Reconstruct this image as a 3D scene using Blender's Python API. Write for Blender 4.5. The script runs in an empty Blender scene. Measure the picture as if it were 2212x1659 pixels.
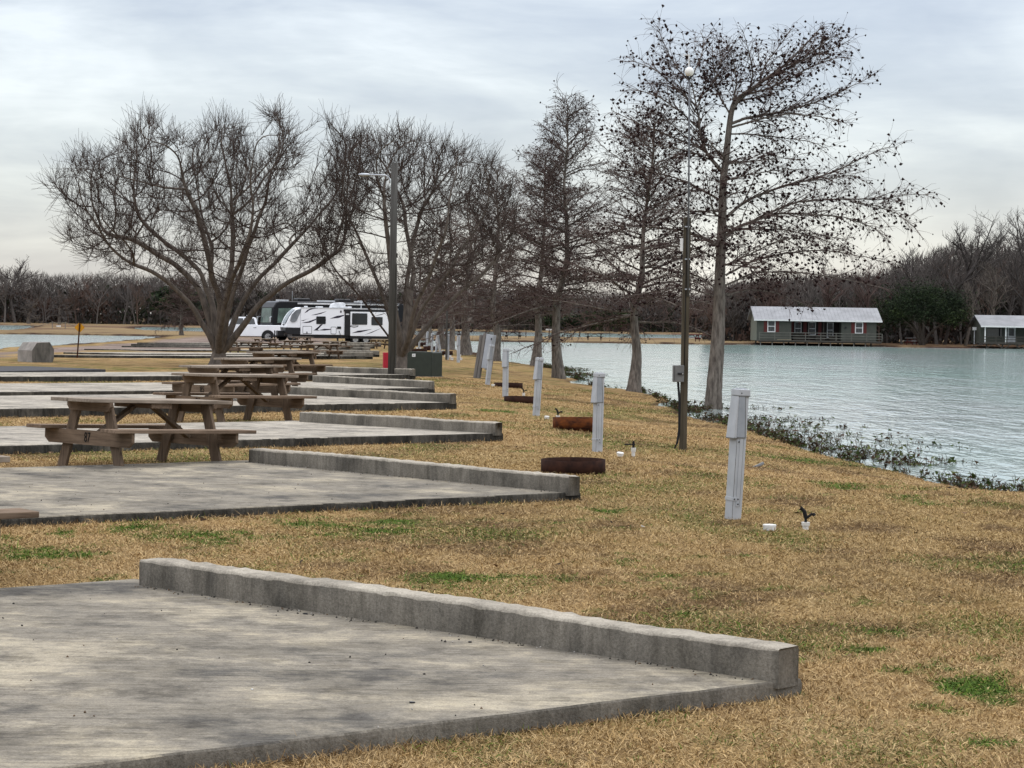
import bpy, bmesh, math, random
import numpy as np
from mathutils import Vector, Matrix
random.seed(7)
RNG = np.random.default_rng(11)
sc = bpy.context.scene
COL = sc.collection
PI = math.pi
def R(d): return math.radians(d)

# ------------------------------------------------------------------ camera
EYE = 1.65
FOC = 4700.0            # focal length, in pixels of a 2212 px wide picture
HORIZON = 690.0
PITCH = math.atan((829.5 - HORIZON) / FOC)
ROLL = R(0.85)
c_f = np.array([0, math.cos(PITCH), -math.sin(PITCH)])
c_u0 = np.array([0, math.sin(PITCH), math.cos(PITCH)])
c_r0 = np.array([1.0, 0, 0])
c_r = math.cos(ROLL) * c_r0 + math.sin(ROLL) * c_u0
c_u = -math.sin(ROLL) * c_r0 + math.cos(ROLL) * c_u0
cam_d = bpy.data.cameras.new('camera')
cam = bpy.data.objects.new('camera', cam_d)
COL.objects.link(cam)
cam.matrix_world = Matrix(((c_r[0], c_u[0], -c_f[0], 0), (c_r[1], c_u[1], -c_f[1], 0), (c_r[2], c_u[2], -c_f[2], EYE), (0, 0, 0, 1)))
cam_d.sensor_width = 36.0
cam_d.lens = 36.0 * FOC / 2212.0
cam_d.clip_start = 0.2
cam_d.clip_end = 6000
sc.camera = cam

def ray(px, py):
    return c_f + (px - 1106) / FOC * c_r - (py - 829.5) / FOC * c_u
def on_plane(px, py, z):
    d = ray(px, py)
    t = (z - EYE) / d[2]
    return np.array([0, 0, EYE]) + d * t
def at(px, py, Y):
    d = ray(px, py)
    return np.array([0, 0, EYE]) + d * (Y / d[1])

# ------------------------------------------------------------------ noise
def _h(ix, iy, seed):
    n = (ix.astype(np.int64) * 374761393 + iy.astype(np.int64) * 668265263 + seed * 1442695041) & 0x7fffffff
    n = ((n ^ (n >> 13)) * 1274126177) & 0x7fffffff
    return ((n ^ (n >> 16)) & 0xffff) / 65535.0
def vnoise(x, y, seed=0):
    ix = np.floor(x); iy = np.floor(y)
    fx = x - ix; fy = y - iy
    fx = fx * fx * (3 - 2 * fx); fy = fy * fy * (3 - 2 * fy)
    a = _h(ix, iy, seed); b = _h(ix + 1, iy, seed); c = _h(ix, iy + 1, seed); d = _h(ix + 1, iy + 1, seed)
    return (a * (1 - fx) + b * fx) * (1 - fy) + (c * (1 - fx) + d * fx) * fy
def fbm(x, y, seed=0, oct=4):
    s = 0; a = 0.5; t = 0
    for o in range(oct):
        s = s + a * vnoise(x, y, seed + o * 17); t += a
        x = x * 2.03 + 3.1; y = y * 2.03 + 7.7; a *= 0.5
    return s / t
def sstep(a, b, x):
    t = np.clip((x - a) / (b - a), 0, 1)
    return t * t * (3 - 2 * t)

# ------------------------------------------------------------------ land and water
WATER = -0.45
FS = .894               # far shore distances
def wp(lst): return [on_plane(x, y, WATER)[:2] for x, y in lst]
near_shore = wp([(2212, 1088), (2101, 1061), (1948, 1022), (1860, 1003), (1760, 980), (1690, 960), (1618, 937), (1560, 917), (1489, 899), (1464, 887), (1432, 872),
                 (1400, 854), (1372, 845.5), (1338, 842.5), (1305, 840), (1275, 834), (1249, 823), (1193, 799), (1141, 787), (1077, 779), (1032, 765), (1014, 759), (977, 755), (905, 744)])
s0 = near_shore[0]
right_lake = [(s0[0] + 55, s0[1] - 46), (s0[0] + 9, s0[1] - 7.5)] + [tuple(p) for p in near_shore] + \
    [(a * FS, b_ * FS) for a, b_ in [(-.044 * 226, 226), (-.02 * 229, 229), (0.0, 227), (8, 229), (16, 228), (23, 231), (25, 237), (39.5, 237), (40.5, 230.5), (44, 230.5), (49.5, 231), (50.5, 236), (62, 237), (75, 236), (150, 240), (160, 10)]]
left_lake = [tuple(p) for p in wp([(-500, 800), (-150, 768), (0, 754), (123, 747), (165, 743.5), (231, 738), (274, 735), (359, 728.5), (300, 726), (200, 724.5), (100, 723), (0, 722), (-200, 719), (-500, 715)])]
strip_a = [(a * FS, b_ * FS) for a, b_ in [(-.174 * 283, 294), (-.15 * 283, 284), (-.05 * 283, 280), (0, 284), (.05 * 284, 284), (.086 * 290, 290), (.092 * 330, 330), (.09 * 400, 398), (.03 * 400, 402), (-.08 * 400, 400), (-.168 * 395, 392), (-.176 * 340, 340)]]
strip_b = [(a * FS, b_ * FS) for a, b_ in [(-.6 * 262, 250), (-.235 * 262, 264), (-.224 * 300, 300), (-.219 * 340, 340), (-.222 * 380, 380), (-.25 * 385, 386), (-.6 * 385, 385)]]
WATERS = [np.array(p, float) for p in (right_lake, left_lake, strip_a, strip_b)]
def signed_dist(x, y, poly):
    """positive inside the polygon"""
    n = len(poly)
    d = np.full(x.shape, 1e9); ins = np.zeros(x.shape, bool)
    for i in range(n):
        a = poly[i]; b = poly[(i + 1) % n]
        ab = b - a; L = ab @ ab + 1e-12
        t = np.clip(((x - a[0]) * ab[0] + (y - a[1]) * ab[1]) / L, 0, 1)
        d = np.minimum(d, np.hypot(x - a[0] - t * ab[0], y - a[1] - t * ab[1]))
        c = ((a[1] > y) != (b[1] > y))
        if abs(b[1] - a[1]) > 1e-12:
            ins ^= c & (x < (b[0] - a[0]) * (y - a[1]) / (b[1] - a[1]) + a[0])
    return np.where(ins, d, -d)
def water_dist(x, y):
    x = np.asarray(x, float); y = np.asarray(y, float)
    wob = (fbm(x * .9, y * .35, 5, 3) - .5) * np.clip(y * .02, 0.25, 2.2)
    w = np.full(x.shape, -1e9)
    for p in WATERS:
        w = np.maximum(w, signed_dist(x, y, p))
    return w + wob
def land_base(y): return -0.40 * sstep(60, 150, y) + .13 * sstep(180, 196, y)
def gz(x, y, wd=None):
    x = np.asarray(x, float); y = np.asarray(y, float)
    if wd is None: wd = water_dist(x, y)
    base = land_base(y) + (fbm(x * .35, y * .3, 3, 2) - .5) * .05 * np.clip((y - 14) / 20, 0, 1)
    land = -wd
    wide = np.where(y < 120, np.clip(.19 * y, 3.5, 5.4), 1.4)
    k = np.clip(land / wide, 0, 1)
    up = WATER + .02 + (base - WATER - .02) * (1 - (1 - k) ** np.where(y < 120, 1.2, 2.2))
    return np.where(wd > 0, WATER - .05 - np.clip(wd * .25, 0, .8), up)
def gz1(x, y): return float(gz(np.array([x]), np.array([y]))[0])
def ground(px, py, dz=0.0):
    z = 0.0
    p = None
    for _ in range(14):
        p = on_plane(px, py, z + dz)
        z = 0.5 * z + 0.5 * gz1(p[0], p[1])
    return np.array([p[0], p[1], gz1(p[0], p[1])])

# ------------------------------------------------------------------ materials
def new_mat(name):
    m = bpy.data.materials.new(name); m.use_nodes = True
    nt = m.node_tree
    return m, nt, nt.nodes['Principled BSDF']
def N(nt, t, **k):
    n = nt.nodes.new(t)
    for a, b in k.items():
        if a == 'inp':
            for i, v in b.items(): n.inputs[i].default_value = v
        else: setattr(n, a, b)
    return n
def ramp(nt, fac, stops):
    r = N(nt, 'ShaderNodeValToRGB')
    el = r.color_ramp.elements
    while len(el) < len(stops): el.new(.5)
    for e, (p, c) in zip(el, stops):
        e.position = p; e.color = (*c, 1) if len(c) == 3 else c
    nt.links.new(fac, r.inputs[0])
    return r.outputs[0]
def noise(nt, vec, scale, detail=4, rough=.6, dist=0):
    n = N(nt, 'ShaderNodeTexNoise', inp={'Scale': scale, 'Detail': detail, 'Roughness': rough, 'Distortion': dist})
    nt.links.new(vec, n.inputs['Vector'])
    return n.outputs['Fac']
def mapping(nt, vec, scale=(1, 1, 1), rot=(0, 0, 0)):
    m = N(nt, 'ShaderNodeMapping')
    m.inputs['Scale'].default_value = scale; m.inputs['Rotation'].default_value = rot
    nt.links.new(vec, m.inputs['Vector'])
    return m.outputs[0]
def mixc(nt, fac, a, b, mode='MIX'):
    m = N(nt, 'ShaderNodeMix', data_type='RGBA', blend_type=mode)
    for s, v in ((m.inputs[0], fac), (m.inputs[6], a), (m.inputs[7], b)):
        if hasattr(v, 'is_linked') or hasattr(v, 'links'): nt.links.new(v, s)
        elif isinstance(v, (int, float)): s.default_value = v
        else: s.default_value = (*v, 1) if len(v) == 3 else v
    return m.outputs[2]
def bump(nt, bsdf, h, strength=.3, dist=.01):
    b = N(nt, 'ShaderNodeBump', inp={'Strength': strength, 'Distance': dist})
    nt.links.new(h, b.inputs['Height']); nt.links.new(b.outputs[0], bsdf.inputs['Normal'])
def coords(nt, kind='Object'):
    return N(nt, 'ShaderNodeTexCoord').outputs[kind]
def world_pos(nt): return N(nt, 'ShaderNodeNewGeometry').outputs['Position']

def pm(name, c1, c2=None, scale=3, rough=.7, bstr=.0, bdist=.01, stretch=(1, 1, 1), metal=0, detail=5, lo=.35, hi=.65, spec=None, rnd=0):
    """a noise-mottled material in object space"""
    m, nt, b = new_mat(name)
    b.inputs['Roughness'].default_value = rough; b.inputs['Metallic'].default_value = metal
    b.inputs['Specular IOR Level'].default_value = (.08 if rough > .6 else .3) if spec is None else spec
    if c2 is None: c2 = tuple(x * .86 for x in c1)
    v = mapping(nt, coords(nt), stretch)
    f = noise(nt, v, scale, detail)
    c = ramp(nt, f, [(lo, c2), (hi, c1)])
    if rnd:
        oi = N(nt, 'ShaderNodeObjectInfo').outputs['Random']
        c = mixc(nt, 1.0, c, ramp(nt, oi, [(0, (1 - rnd,) * 3), (1, (1,) * 3)]), 'MULTIPLY')
    nt.links.new(c, b.inputs['Base Color'])
    if bstr: bump(nt, b, f, bstr, bdist)
    return m

M = {}
M['white_paint'] = pm('white_paint', (.74, .75, .77), (.66, .67, .69), 2, .35)
M['white_plastic'] = pm('white_plastic', (.72, .71, .68), (.55, .53, .48), 9, .45)
M['ped_grey'] = pm('ped_grey', (.44, .455, .47), (.34, .355, .368), 5, .5, lo=.3, hi=.7, detail=7)
M['ped_dark'] = pm('ped_dark', (.30, .32, .345), (.24, .26, .28), 5, .5)
M['panel_grey'] = pm('panel_grey', (.40, .42, .45), (.33, .35, .38), 4, .5)
M['box_grey'] = pm('box_grey', (.16, .16, .155), (.12, .12, .115), 7, .5)
M['black'] = pm('black', (.018, .018, .02), (.012, .012, .013), 3, .4)
M['black_gloss'] = pm('black_gloss', (.010, .010, .012), (.008, .008, .009), 3, .3, spec=.2)
M['rubber'] = pm('rubber', (.022, .022, .023), (.015, .015, .015), 8, .8)
M['chrome'] = pm('chrome', (.55, .56, .58), (.45, .46, .48), 4, .25, metal=.9)
M['galv'] = pm('galv', (.42, .44, .46), (.33, .35, .37), 8, .4, metal=.6)
M['glass_dark'] = pm('glass_dark', (.012, .014, .016), (.008, .009, .01), 1, .06, spec=.7)
M['glass_green'] = pm('glass_green', (.10, .16, .13), (.03, .05, .045), 1.2, .08, spec=.7)
M['glass_grey'] = pm('glass_grey', (.22, .23, .24), (.10, .11, .12), 1.6, .1, spec=.6)
M['red_paint'] = pm('red_paint', (.42, .018, .035), (.34, .014, .03), 6, .45)
M['tail_red'] = pm('tail_red', (.40, .012, .014), (.30, .01, .01), 6, .15)
M['green_box'] = pm('green_box', (.032, .040, .030), (.025, .031, .024), 5, .55)
M['sticker'] = pm('sticker', (.72, .73, .72), (.62, .63, .62), 30, .5)
M['sign_yellow'] = pm('sign_yellow', (.62, .30, .012), (.50, .22, .01), 6, .5)
M['rust_post'] = pm('rust_post', (.06, .025, .014), (.035, .016, .01), 10, .8)
M['rust_dark'] = pm('rust_dark', (.038, .016, .010), (.016, .008, .006), 9, .85, .3, .004)
M['rust_orange'] = pm('rust_orange', (.135, .040, .010), (.026, .010, .006), 4.5, .85, .3, .004, stretch=(1, 1, 2.2), lo=.38, hi=.62)
M['text_black'] = pm('text_black', (.012, .011, .01), (.02, .018, .016), 30, .7)
M['post_wood'] = pm('post_wood', (.105, .088, .062), (.040, .034, .024), 3, .85, .4, .01, stretch=(7, 7, .5), lo=.3, hi=.7)
M['pole_wood'] = pm('pole_wood', (.098, .093, .084), (.050, .048, .043), 3, .85, .4, .01, stretch=(6, 6, .35), lo=.3, hi=.7)
M['grey_wood'] = pm('grey_wood', (.24, .22, .20), (.13, .12, .11), 3, .85, .3, .01, stretch=(6, 6, .4))
M['siding'] = pm('siding', (.085, .090, .075), (.07, .074, .062), 2, .7)
M['siding_light'] = pm('siding_light', (.15, .155, .12), (.12, .125, .1), 2, .7)
M['shutter_red'] = pm('shutter_red', (.11, .02, .017), (.085, .016, .014), 4, .6)
M['deck_wood'] = pm('deck_wood', (.085, .078, .066), (.055, .05, .043), 2, .85, stretch=(.3, 3, 3))
M['rail_wood'] = pm('rail_wood', (.135, .13, .112), (.10, .096, .083), 2, .85)
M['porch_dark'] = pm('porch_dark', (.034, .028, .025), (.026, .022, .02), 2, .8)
M['deck_dark'] = pm('deck_dark', (.05, .045, .038), (.03, .027, .023), 2, .85)
M['trim_white'] = pm('trim_white', (.72, .72, .70), (.64, .64, .62), 3, .5)
M['metal_roof'] = pm('metal_roof', (.225, .23, .24), (.155, .16, .168), .8, .55)
M['mast_grey'] = pm('mast_grey', (.13, .135, .14), (.07, .073, .076), 3, .5)
M['curtain'] = pm('curtain', (.10, .10, .10), (.035, .035, .035), 5, .4, stretch=(3, 1, .6))
M['window_dim'] = pm('window_dim', (.06, .062, .065), (.02, .021, .022), 3, .25)
M['table_red'] = pm('table_red', (.16, .05, .042), (.12, .04, .035), 3, .8)
M['table_dark'] = pm('table_dark', (.028, .016, .013), (.02, .012, .01), 3, .85)
M['block_concrete'] = pm('block_concrete', (.21, .195, .175), (.075, .073, .064), 2.6, .9, .4, .02, stretch=(2.2, 2.2, .7), lo=.33, hi=.68)
M['block_pale'] = pm('block_pale', (.33, .30, .27), (.20, .185, .165), 3, .9)
M['rope'] = pm('rope', (.28, .24, .17), (.2, .17, .12), 5, .9)
M['bark_cypress'] = pm('bark_cypress', (.25, .215, .18), (.050, .040, .034), 4, .9, .9, .05, stretch=(4, 4, .9), lo=.30, hi=.72, detail=9)
M['bark_grey'] = pm('bark_grey', (.17, .142, .118), (.075, .063, .053), 4, .9, .4, .02, stretch=(2, 2, .8), lo=.3, hi=.7)
M['twig_brown'] = pm('twig_brown', (.115, .078, .066), (.058, .040, .035), 1.2, .9)
M['twig_dark'] = pm('twig_dark', (.080, .060, .050), (.042, .032, .027), 1.0, .9)
M['twig_grey'] = pm('twig_grey', (.105, .092, .084), (.06, .052, .048), .5, .9)
M['seed'] = pm('seed', (.030, .014, .012), (.013, .008, .008), 12, .9)
M['ac_white'] = pm('ac_white', (.68, .69, .69), (.45, .46, .47), 3, .4)
M['rv_white'] = pm('rv_white', (.86, .87, .885), (.82, .83, .85), 1, .25)
M['rv_purple'] = pm('rv_purple', (.030, .022, .042), (.022, .018, .03), 3, .25)
M['rv_cream'] = pm('rv_cream', (.42, .39, .31), (.36, .33, .26), 3, .3)
M['headlight'] = pm('headlight', (.55, .57, .6), (.4, .42, .45), 9, .15)

# table wood: grain runs along one object axis
def wood(name, axis, c1=(.235, .172, .122), c2=(.095, .068, .048)):
    m, nt, b = new_mat(name)
    s = [16, 16, 16]; s[axis] = 1.1
    v = mapping(nt, coords(nt), s)
    f = noise(nt, v, 1.6, 6, .65, .6)
    f2 = noise(nt, mapping(nt, coords(nt), (1, 1, 1)), 3.1, 3)
    c = ramp(nt, f, [(.30, c2), (.5, tuple((x + y) / 2 for x, y in zip(c1, c2))), (.72, c1)])
    c = mixc(nt, 1.0, c, ramp(nt, f2, [(.3, (.72, .70, .68)), (.7, (1.12, 1.10, 1.08))]), 'MULTIPLY')
    nt.links.new(c, b.inputs['Base Color'])
    b.inputs['Roughness'].default_value = .85; b.inputs['Specular IOR Level'].default_value = .06
    bump(nt, b, f, .35, .004)
    return m
M['wood_long'] = wood('wood_long', 0, (.26, .192, .138), (.11, .08, .058))
M['wood_cross'] = wood('wood_cross', 1)
M['wood_leg'] = wood('wood_leg', 2, (.205, .152, .108), (.082, .06, .044))
M['wood_grey'] = wood('wood_grey', 0, (.35, .30, .245), (.19, .155, .12))

# ------------------------------------------------------------------ object helpers
def tag(o, label=None, cat=None, group=None, kind=None):
    if label: o['label'] = label
    if cat: o['category'] = cat
    if group: o['group'] = group
    if kind: o['kind'] = kind
    return o
def empty(name, loc=(0, 0, 0), rz=0, rx=0, ry=0):
    o = bpy.data.objects.new(name, None); COL.objects.link(o)
    o.location = Vector([float(a) for a in loc]); o.rotation_euler = (rx, ry, rz); o.empty_display_size = .3
    return o
def link(name, me, mat=None, parent=None):
    o = bpy.data.objects.new(name, me); COL.objects.link(o)
    if mat is not None:
        if not me.materials: me.materials.append(mat)
    if parent is not None: o.parent = parent
    return o
def copy_tree(o, parent=None):
    c = o.copy(); COL.objects.link(c)
    if parent is not None: c.parent = parent
    for ch in o.children: copy_tree(ch, c)
    return c

class MB:
    """collects solids in a bmesh and links them as ONE mesh object"""
    def __init__(s): s.bm = bmesh.new()
    def box(s, lo, hi, bev=0, mat=None):
        c = [(a + b) / 2 for a, b in zip(lo, hi)]; d = [abs(b - a) for a, b in zip(lo, hi)]
        return s.cbox(c, d, bev, mat)
    def cbox(s, c, d, bev=0, mat=None, rot=None):
        r = bmesh.ops.create_cube(s.bm, size=1)
        vs = r['verts']
        mt = Matrix.Translation(c) @ (rot.to_4x4() if rot is not None else Matrix.Identity(4)) @ Matrix.Diagonal((*d, 1))
        bmesh.ops.transform(s.bm, matrix=mt, verts=vs)
        if bev:
            es = list({e for v in vs for e in v.link_edges})
            bmesh.ops.bevel(s.bm, geom=es, offset=bev, segments=2, affect='EDGES', profile=.5)
        return s
    def beam(s, a, b, w, t, up=(0, 0, 1), bev=0):
        """rectangular bar from a to b; w across, t along the up side"""
        a = Vector(a); b = Vector(b); x = (b - a); L = x.length; x.normalize()
        y = Vector(up).cross(x)
        if y.length < 1e-4: y = Vector((0, 1, 0)).cross(x)
        y.normalize(); z = x.cross(y)
        rot = Matrix((x, y, z)).transposed()
        return s.cbox((a + b) / 2, (L, w, t), bev, None, rot)
    def cyl(s, a, b, r1, r2=None, n=16, cap=True):
        a = Vector(a); b = Vector(b); r2 = r1 if r2 is None else r2
        x = b - a; L = x.length
        q = x.to_track_quat('Z', 'Y').to_matrix().to_4x4()
        r = bmesh.ops.create_cone(s.bm, cap_ends=cap, segments=n, radius1=r1, radius2=r2, depth=L)
        bmesh.ops.transform(s.bm, matrix=Matrix.Translation((a + b) / 2) @ q, verts=r['verts'])
        return s
    def sph(s, c, r, u=16, v=10, sq=(1, 1, 1)):
        q = bmesh.ops.create_uvsphere(s.bm, u_segments=u, v_segments=v, radius=r)
        bmesh.ops.transform(s.bm, matrix=Matrix.Translation(c) @ Matrix.Diagonal((*sq, 1)), verts=q['verts'])
        return s
    def prism(s, pts, a, b, axis='y', bev=0):
        """polygon pts in the plane across axis, extruded from a to b"""
        def P(u, v, w): return {'y': (u, w, v), 'x': (w, u, v), 'z': (u, v, w)}[axis]
        v0 = [s.bm.verts.new(P(u, v, a)) for u, v in pts]; v1 = [s.bm.verts.new(P(u, v, b)) for u, v in pts]
        fs = [s.bm.faces.new(v0), s.bm.faces.new(v1[::-1])]
        n = len(pts)
        for i in range(n): fs.append(s.bm.faces.new((v0[i], v1[i], v1[(i + 1) % n], v0[(i + 1) % n])))
        bmesh.ops.recalc_face_normals(s.bm, faces=fs)
        if bev:
            es = [e for e in set(e for f in fs[:2] for e in f.edges)]
            bmesh.ops.bevel(s.bm, geom=es, offset=bev, segments=2, affect='EDGES', profile=.5)
        return s
    def face(s, pts):
        f = s.bm.faces.new([s.bm.verts.new(p) for p in pts]); return s
    def tube(s, pts, r, n=8):
        P = [Vector(p) for p in pts]; rings = []
        for i, p in enumerate(P):
            t = (P[min(i + 1, len(P) - 1)] - P[max(i - 1, 0)]).normalized()
            ref = Vector((0, 0, 1)) if abs(t.z) < .9 else Vector((1, 0, 0))
            u = t.cross(ref).normalized(); v = t.cross(u)
            rr = r[i] if isinstance(r, (list, tuple)) else r
            rings.append([s.bm.verts.new(p + u * math.cos(2 * PI * k / n) * rr + v * math.sin(2 * PI * k / n) * rr) for k in range(n)])
        for a, b in zip(rings, rings[1:]):
            for k in range(n): s.bm.faces.new((a[k], a[(k + 1) % n], b[(k + 1) % n], b[k]))
        s.bm.faces.new(rings[0]); s.bm.faces.new(rings[-1][::-1])
        return s
    def ring(s, r0, r1, z0, z1, n=40, c=(0, 0)):
        V = []
        for rr, zz in ((r1, z0), (r1, z1), (r0, z1), (r0, z0)):
            V.append([s.bm.verts.new((c[0] + rr * math.cos(2 * PI * k / n), c[1] + rr * math.sin(2 * PI * k / n), zz)) for k in range(n)])
        for q in range(4):
            a, b = V[q], V[(q + 1) % 4]
            for k in range(n): s.bm.faces.new((a[k], a[(k + 1) % n], b[(k + 1) % n], b[k]))
        return s
    def mesh(s, name, smooth=False):
        bmesh.ops.recalc_face_normals(s.bm, faces=s.bm.faces[:])
        me = bpy.data.meshes.new(name); s.bm.to_mesh(me); s.bm.free()
        if smooth:
            for p in me.polygons: p.use_smooth = True
        return me
    def build(s, name, mat, parent=None, smooth=False):
        return link(name, s.mesh(name, smooth), mat, parent)

def np_mesh(name, V, F, mat=None, parent=None, smooth=False, col=None, do_link=True):
    """numpy vertices (n,3) and same-size faces (m,k)"""
    V = np.ascontiguousarray(V, np.float32); F = np.ascontiguousarray(F, np.int32)
    me = bpy.data.meshes.new(name)
    me.vertices.add(len(V)); me.vertices.foreach_set('co', V.ravel())
    m, k = F.shape
    me.loops.add(m * k); me.loops.foreach_set('vertex_index', F.ravel())
    me.polygons.add(m)
    me.polygons.foreach_set('loop_start', np.arange(0, m * k, k, dtype=np.int32))
    if smooth: me.polygons.foreach_set('use_smooth', np.ones(m, bool))
    if col is not None:
        ca = me.color_attributes.new('col', 'FLOAT_COLOR', 'POINT')
        c4 = np.ones((len(V), 4), np.float32); c4[:, :3] = col
        ca.data.foreach_set('color', c4.ravel())
    me.update(calc_edges=True)
    if mat is not None: me.materials.append(mat)
    if not do_link: return me
    return link(name, me, None, parent)

def tubes(polys, k=3):
    """polys: list of (points (n,3), radii (n,)). returns V, F of open tubes"""
    if not polys: return np.zeros((0, 3)), np.zeros((0, 4), int)
    P = np.concatenate([p for p, r in polys]); Rr = np.concatenate([r for p, r in polys])
    ln = np.array([len(p) for p, r in polys])
    pid = np.repeat(np.arange(len(polys)), ln)
    n = len(P)
    same = np.zeros(n, bool); same[:-1] = pid[1:] == pid[:-1]
    T = np.zeros_like(P); D = P[1:] - P[:-1]
    T[:-1][same[:-1]] += D[same[:-1]]
    T[1:][same[:-1]] += D[same[:-1]]
    T /= np.linalg.norm(T, axis=1, keepdims=True) + 1e-9
    st = np.cumsum(ln) - ln
    md = P[st + ln - 1] - P[st]; md /= np.linalg.norm(md, axis=1, keepdims=True) + 1e-9
    ref = np.where((np.abs(md[:, 2]) < .75)[:, None], np.array([0, 0, 1.0]), np.array([1.0, 0.13, 0]))[pid]
    U = np.cross(T, ref); U /= np.linalg.norm(U, axis=1, keepdims=True) + 1e-9
    W = np.cross(T, U)
    a = np.arange(k) * 2 * PI / k
    V = P[:, None, :] + Rr[:, None, None] * (U[:, None, :] * np.cos(a)[None, :, None] + W[:, None, :] * np.sin(a)[None, :, None])
    i = np.nonzero(same)[0]
    F = []
    for j in range(k):
        j2 = (j + 1) % k
        F.append(np.stack([i * k + j, i * k + j2, (i + 1) * k + j2, (i + 1) * k + j], 1))
    return V.reshape(-1, 3), np.concatenate(F)

def text_mesh(s, size, name='number', thick=.002):
    cu = bpy.data.curves.new(name, 'FONT'); cu.body = s; cu.size = size; cu.align_x = 'CENTER'; cu.align_y = 'CENTER'; cu.extrude = thick
    o = bpy.data.objects.new('tmp', cu); COL.objects.link(o)
    dg = bpy.context.evaluated_depsgraph_get()
    me = bpy.data.meshes.new_from_object(o.evaluated_get(dg)); me.name = name
    bpy.data.objects.remove(o)
    me.materials.clear()
    return me
# ------------------------------------------------------------------ sky, sun
w = bpy.data.worlds.new('World'); sc.world = w; w.use_nodes = True
nt = w.node_tree; nt.nodes.clear()
SUN_EL, SUN_AZ = 58.0, 25.0
sky = N(nt, 'ShaderNodeTexSky', sky_type='NISHITA', sun_disc=False, sun_elevation=R(SUN_EL), sun_rotation=R(SUN_AZ), air_density=1.0, dust_density=1.0)
bg1 = N(nt, 'ShaderNodeBackground', inp={'Strength': .05}); nt.links.new(sky.outputs[0], bg1.inputs[0])
d = N(nt, 'ShaderNodeTexCoord').outputs['Generated']
sep = N(nt, 'ShaderNodeSeparateXYZ'); nt.links.new(d, sep.inputs[0])
f1 = noise(nt, mapping(nt, mapping(nt, d, (3.0, 3.0, 9.5)), (1, 1, 1), (0, R(12), 0)), 1.9, 5, .55, .5)
f2 = noise(nt, mapping(nt, d, (7, 7, 40), (0, R(3), 0)), 1.7, 6, .6, .3)
fm = N(nt, 'ShaderNodeMath', operation='MULTIPLY_ADD', inp={1: .27, 2: 0}); nt.links.new(f2, fm.inputs[0])
fs = N(nt, 'ShaderNodeMath', operation='MULTIPLY_ADD', inp={1: .73}); nt.links.new(f1, fs.inputs[0]); nt.links.new(fm.outputs[0], fs.inputs[2])
cl = ramp(nt, fs.outputs[0], [(.33, (.235, .242, .285)), (.43, (.315, .320, .352)), (.52, (.412, .416, .428)), (.63, (.56, .562, .560))])
up = N(nt, 'ShaderNodeMapRange', interpolation_type='SMOOTHSTEP', inp={1: .14, 2: .62, 3: 1.0, 4: 4.1}); nt.links.new(sep.outputs[2], up.inputs[0])
bg2 = N(nt, 'ShaderNodeBackground'); nt.links.new(cl, bg2.inputs[0]); nt.links.new(up.outputs[0], bg2.inputs[1])
ad = N(nt, 'ShaderNodeAddShader'); nt.links.new(bg1.outputs[0], ad.inputs[0]); nt.links.new(bg2.outputs[0], ad.inputs[1])
ow = N(nt, 'ShaderNodeOutputWorld'); nt.links.new(ad.outputs[0], ow.inputs[0])
sl = bpy.data.lights.new('sun', 'SUN'); sl.energy = .7; sl.angle = R(24); sl.color = (1, .965, .92)
so = bpy.data.objects.new('sun', sl); COL.objects.link(so)
sd = Vector((math.sin(R(SUN_AZ)) * math.cos(R(SUN_EL)), math.cos(R(SUN_AZ)) * math.cos(R(SUN_EL)), math.sin(R(SUN_EL))))
so.rotation_euler = sd.to_track_quat('Z', 'Y').to_euler()
so.location = (0, 0, 60)
sc.view_settings.view_transform = 'Standard'; sc.view_settings.look = 'None'; sc.view_settings.exposure = 0.18; sc.view_settings.gamma = 1
sc.view_settings.use_curve_mapping = False
try:
    sc.cycles.use_denoising = True
    sc.cycles.max_bounces = 6; sc.cycles.diffuse_bounces = 3; sc.cycles.glossy_bounces = 3
except Exception: pass

# ------------------------------------------------------------------ lawn colour, shared by the ground sheet and the blades
GREEN = []
for px, py, rx, ry, s in [(1000, 1246, 160, 16, .9), (760, 1135, 260, 28, .8), (330, 1160, 330, 36, .75), (120, 1195, 160, 20, .8), (205, 1258, 110, 12, 1), (1450, 1246, 50, 7, .9),
                          (1290, 1318, 60, 8, .7), (1500, 1330, 120, 14, .8), (1900, 1368, 80, 14, 1), (1890, 1405, 50, 10, 1), (2110, 1490, 120, 34, 1.15), (2150, 1440, 90, 30, .7),
                          (2020, 1530, 90, 16, .9), (2130, 1610, 70, 12, .9), (1700, 1275, 110, 9, .6), (260, 1170, 460, 34, .55), (900, 1128, 520, 30, .5), (1120, 1250, 420, 40, .42), (1560, 1330, 300, 50, .40), (2000, 1440, 220, 70, .45), (1340, 1105, 120, 9, .6), (1060, 887, 90, 6, .9), (1180, 905, 60, 5, .4), (930, 980, 140, 10, .3),
                          (1700, 990, 160, 9, .7), (1900, 1050, 120, 8, .6), (2030, 1085, 100, 7, .6), (560, 1090, 200, 14, .5), (250, 795, 250, 6, .7), (500, 805, 170, 5, .5), (1000, 800, 80, 12, .5),
                          (1340, 960, 50, 6, .6), (1130, 975, 40, 5, .5), (2100, 1200, 60, 7, .5), (1800, 1070, 60, 6, .6), (700, 1245, 180, 14, .5), (1210, 1060, 70, 9, .5), (1660, 1200, 300, 14, .3)]:
    c = ground(px, py); e = ground(px + rx, py); u_ = ground(px, py - ry); l_ = ground(px, py + ry)
    GREEN.append((c[0], c[1], abs(e[0] - c[0]), max(.12, (u_[1] - l_[1]) / 2), s))
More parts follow.
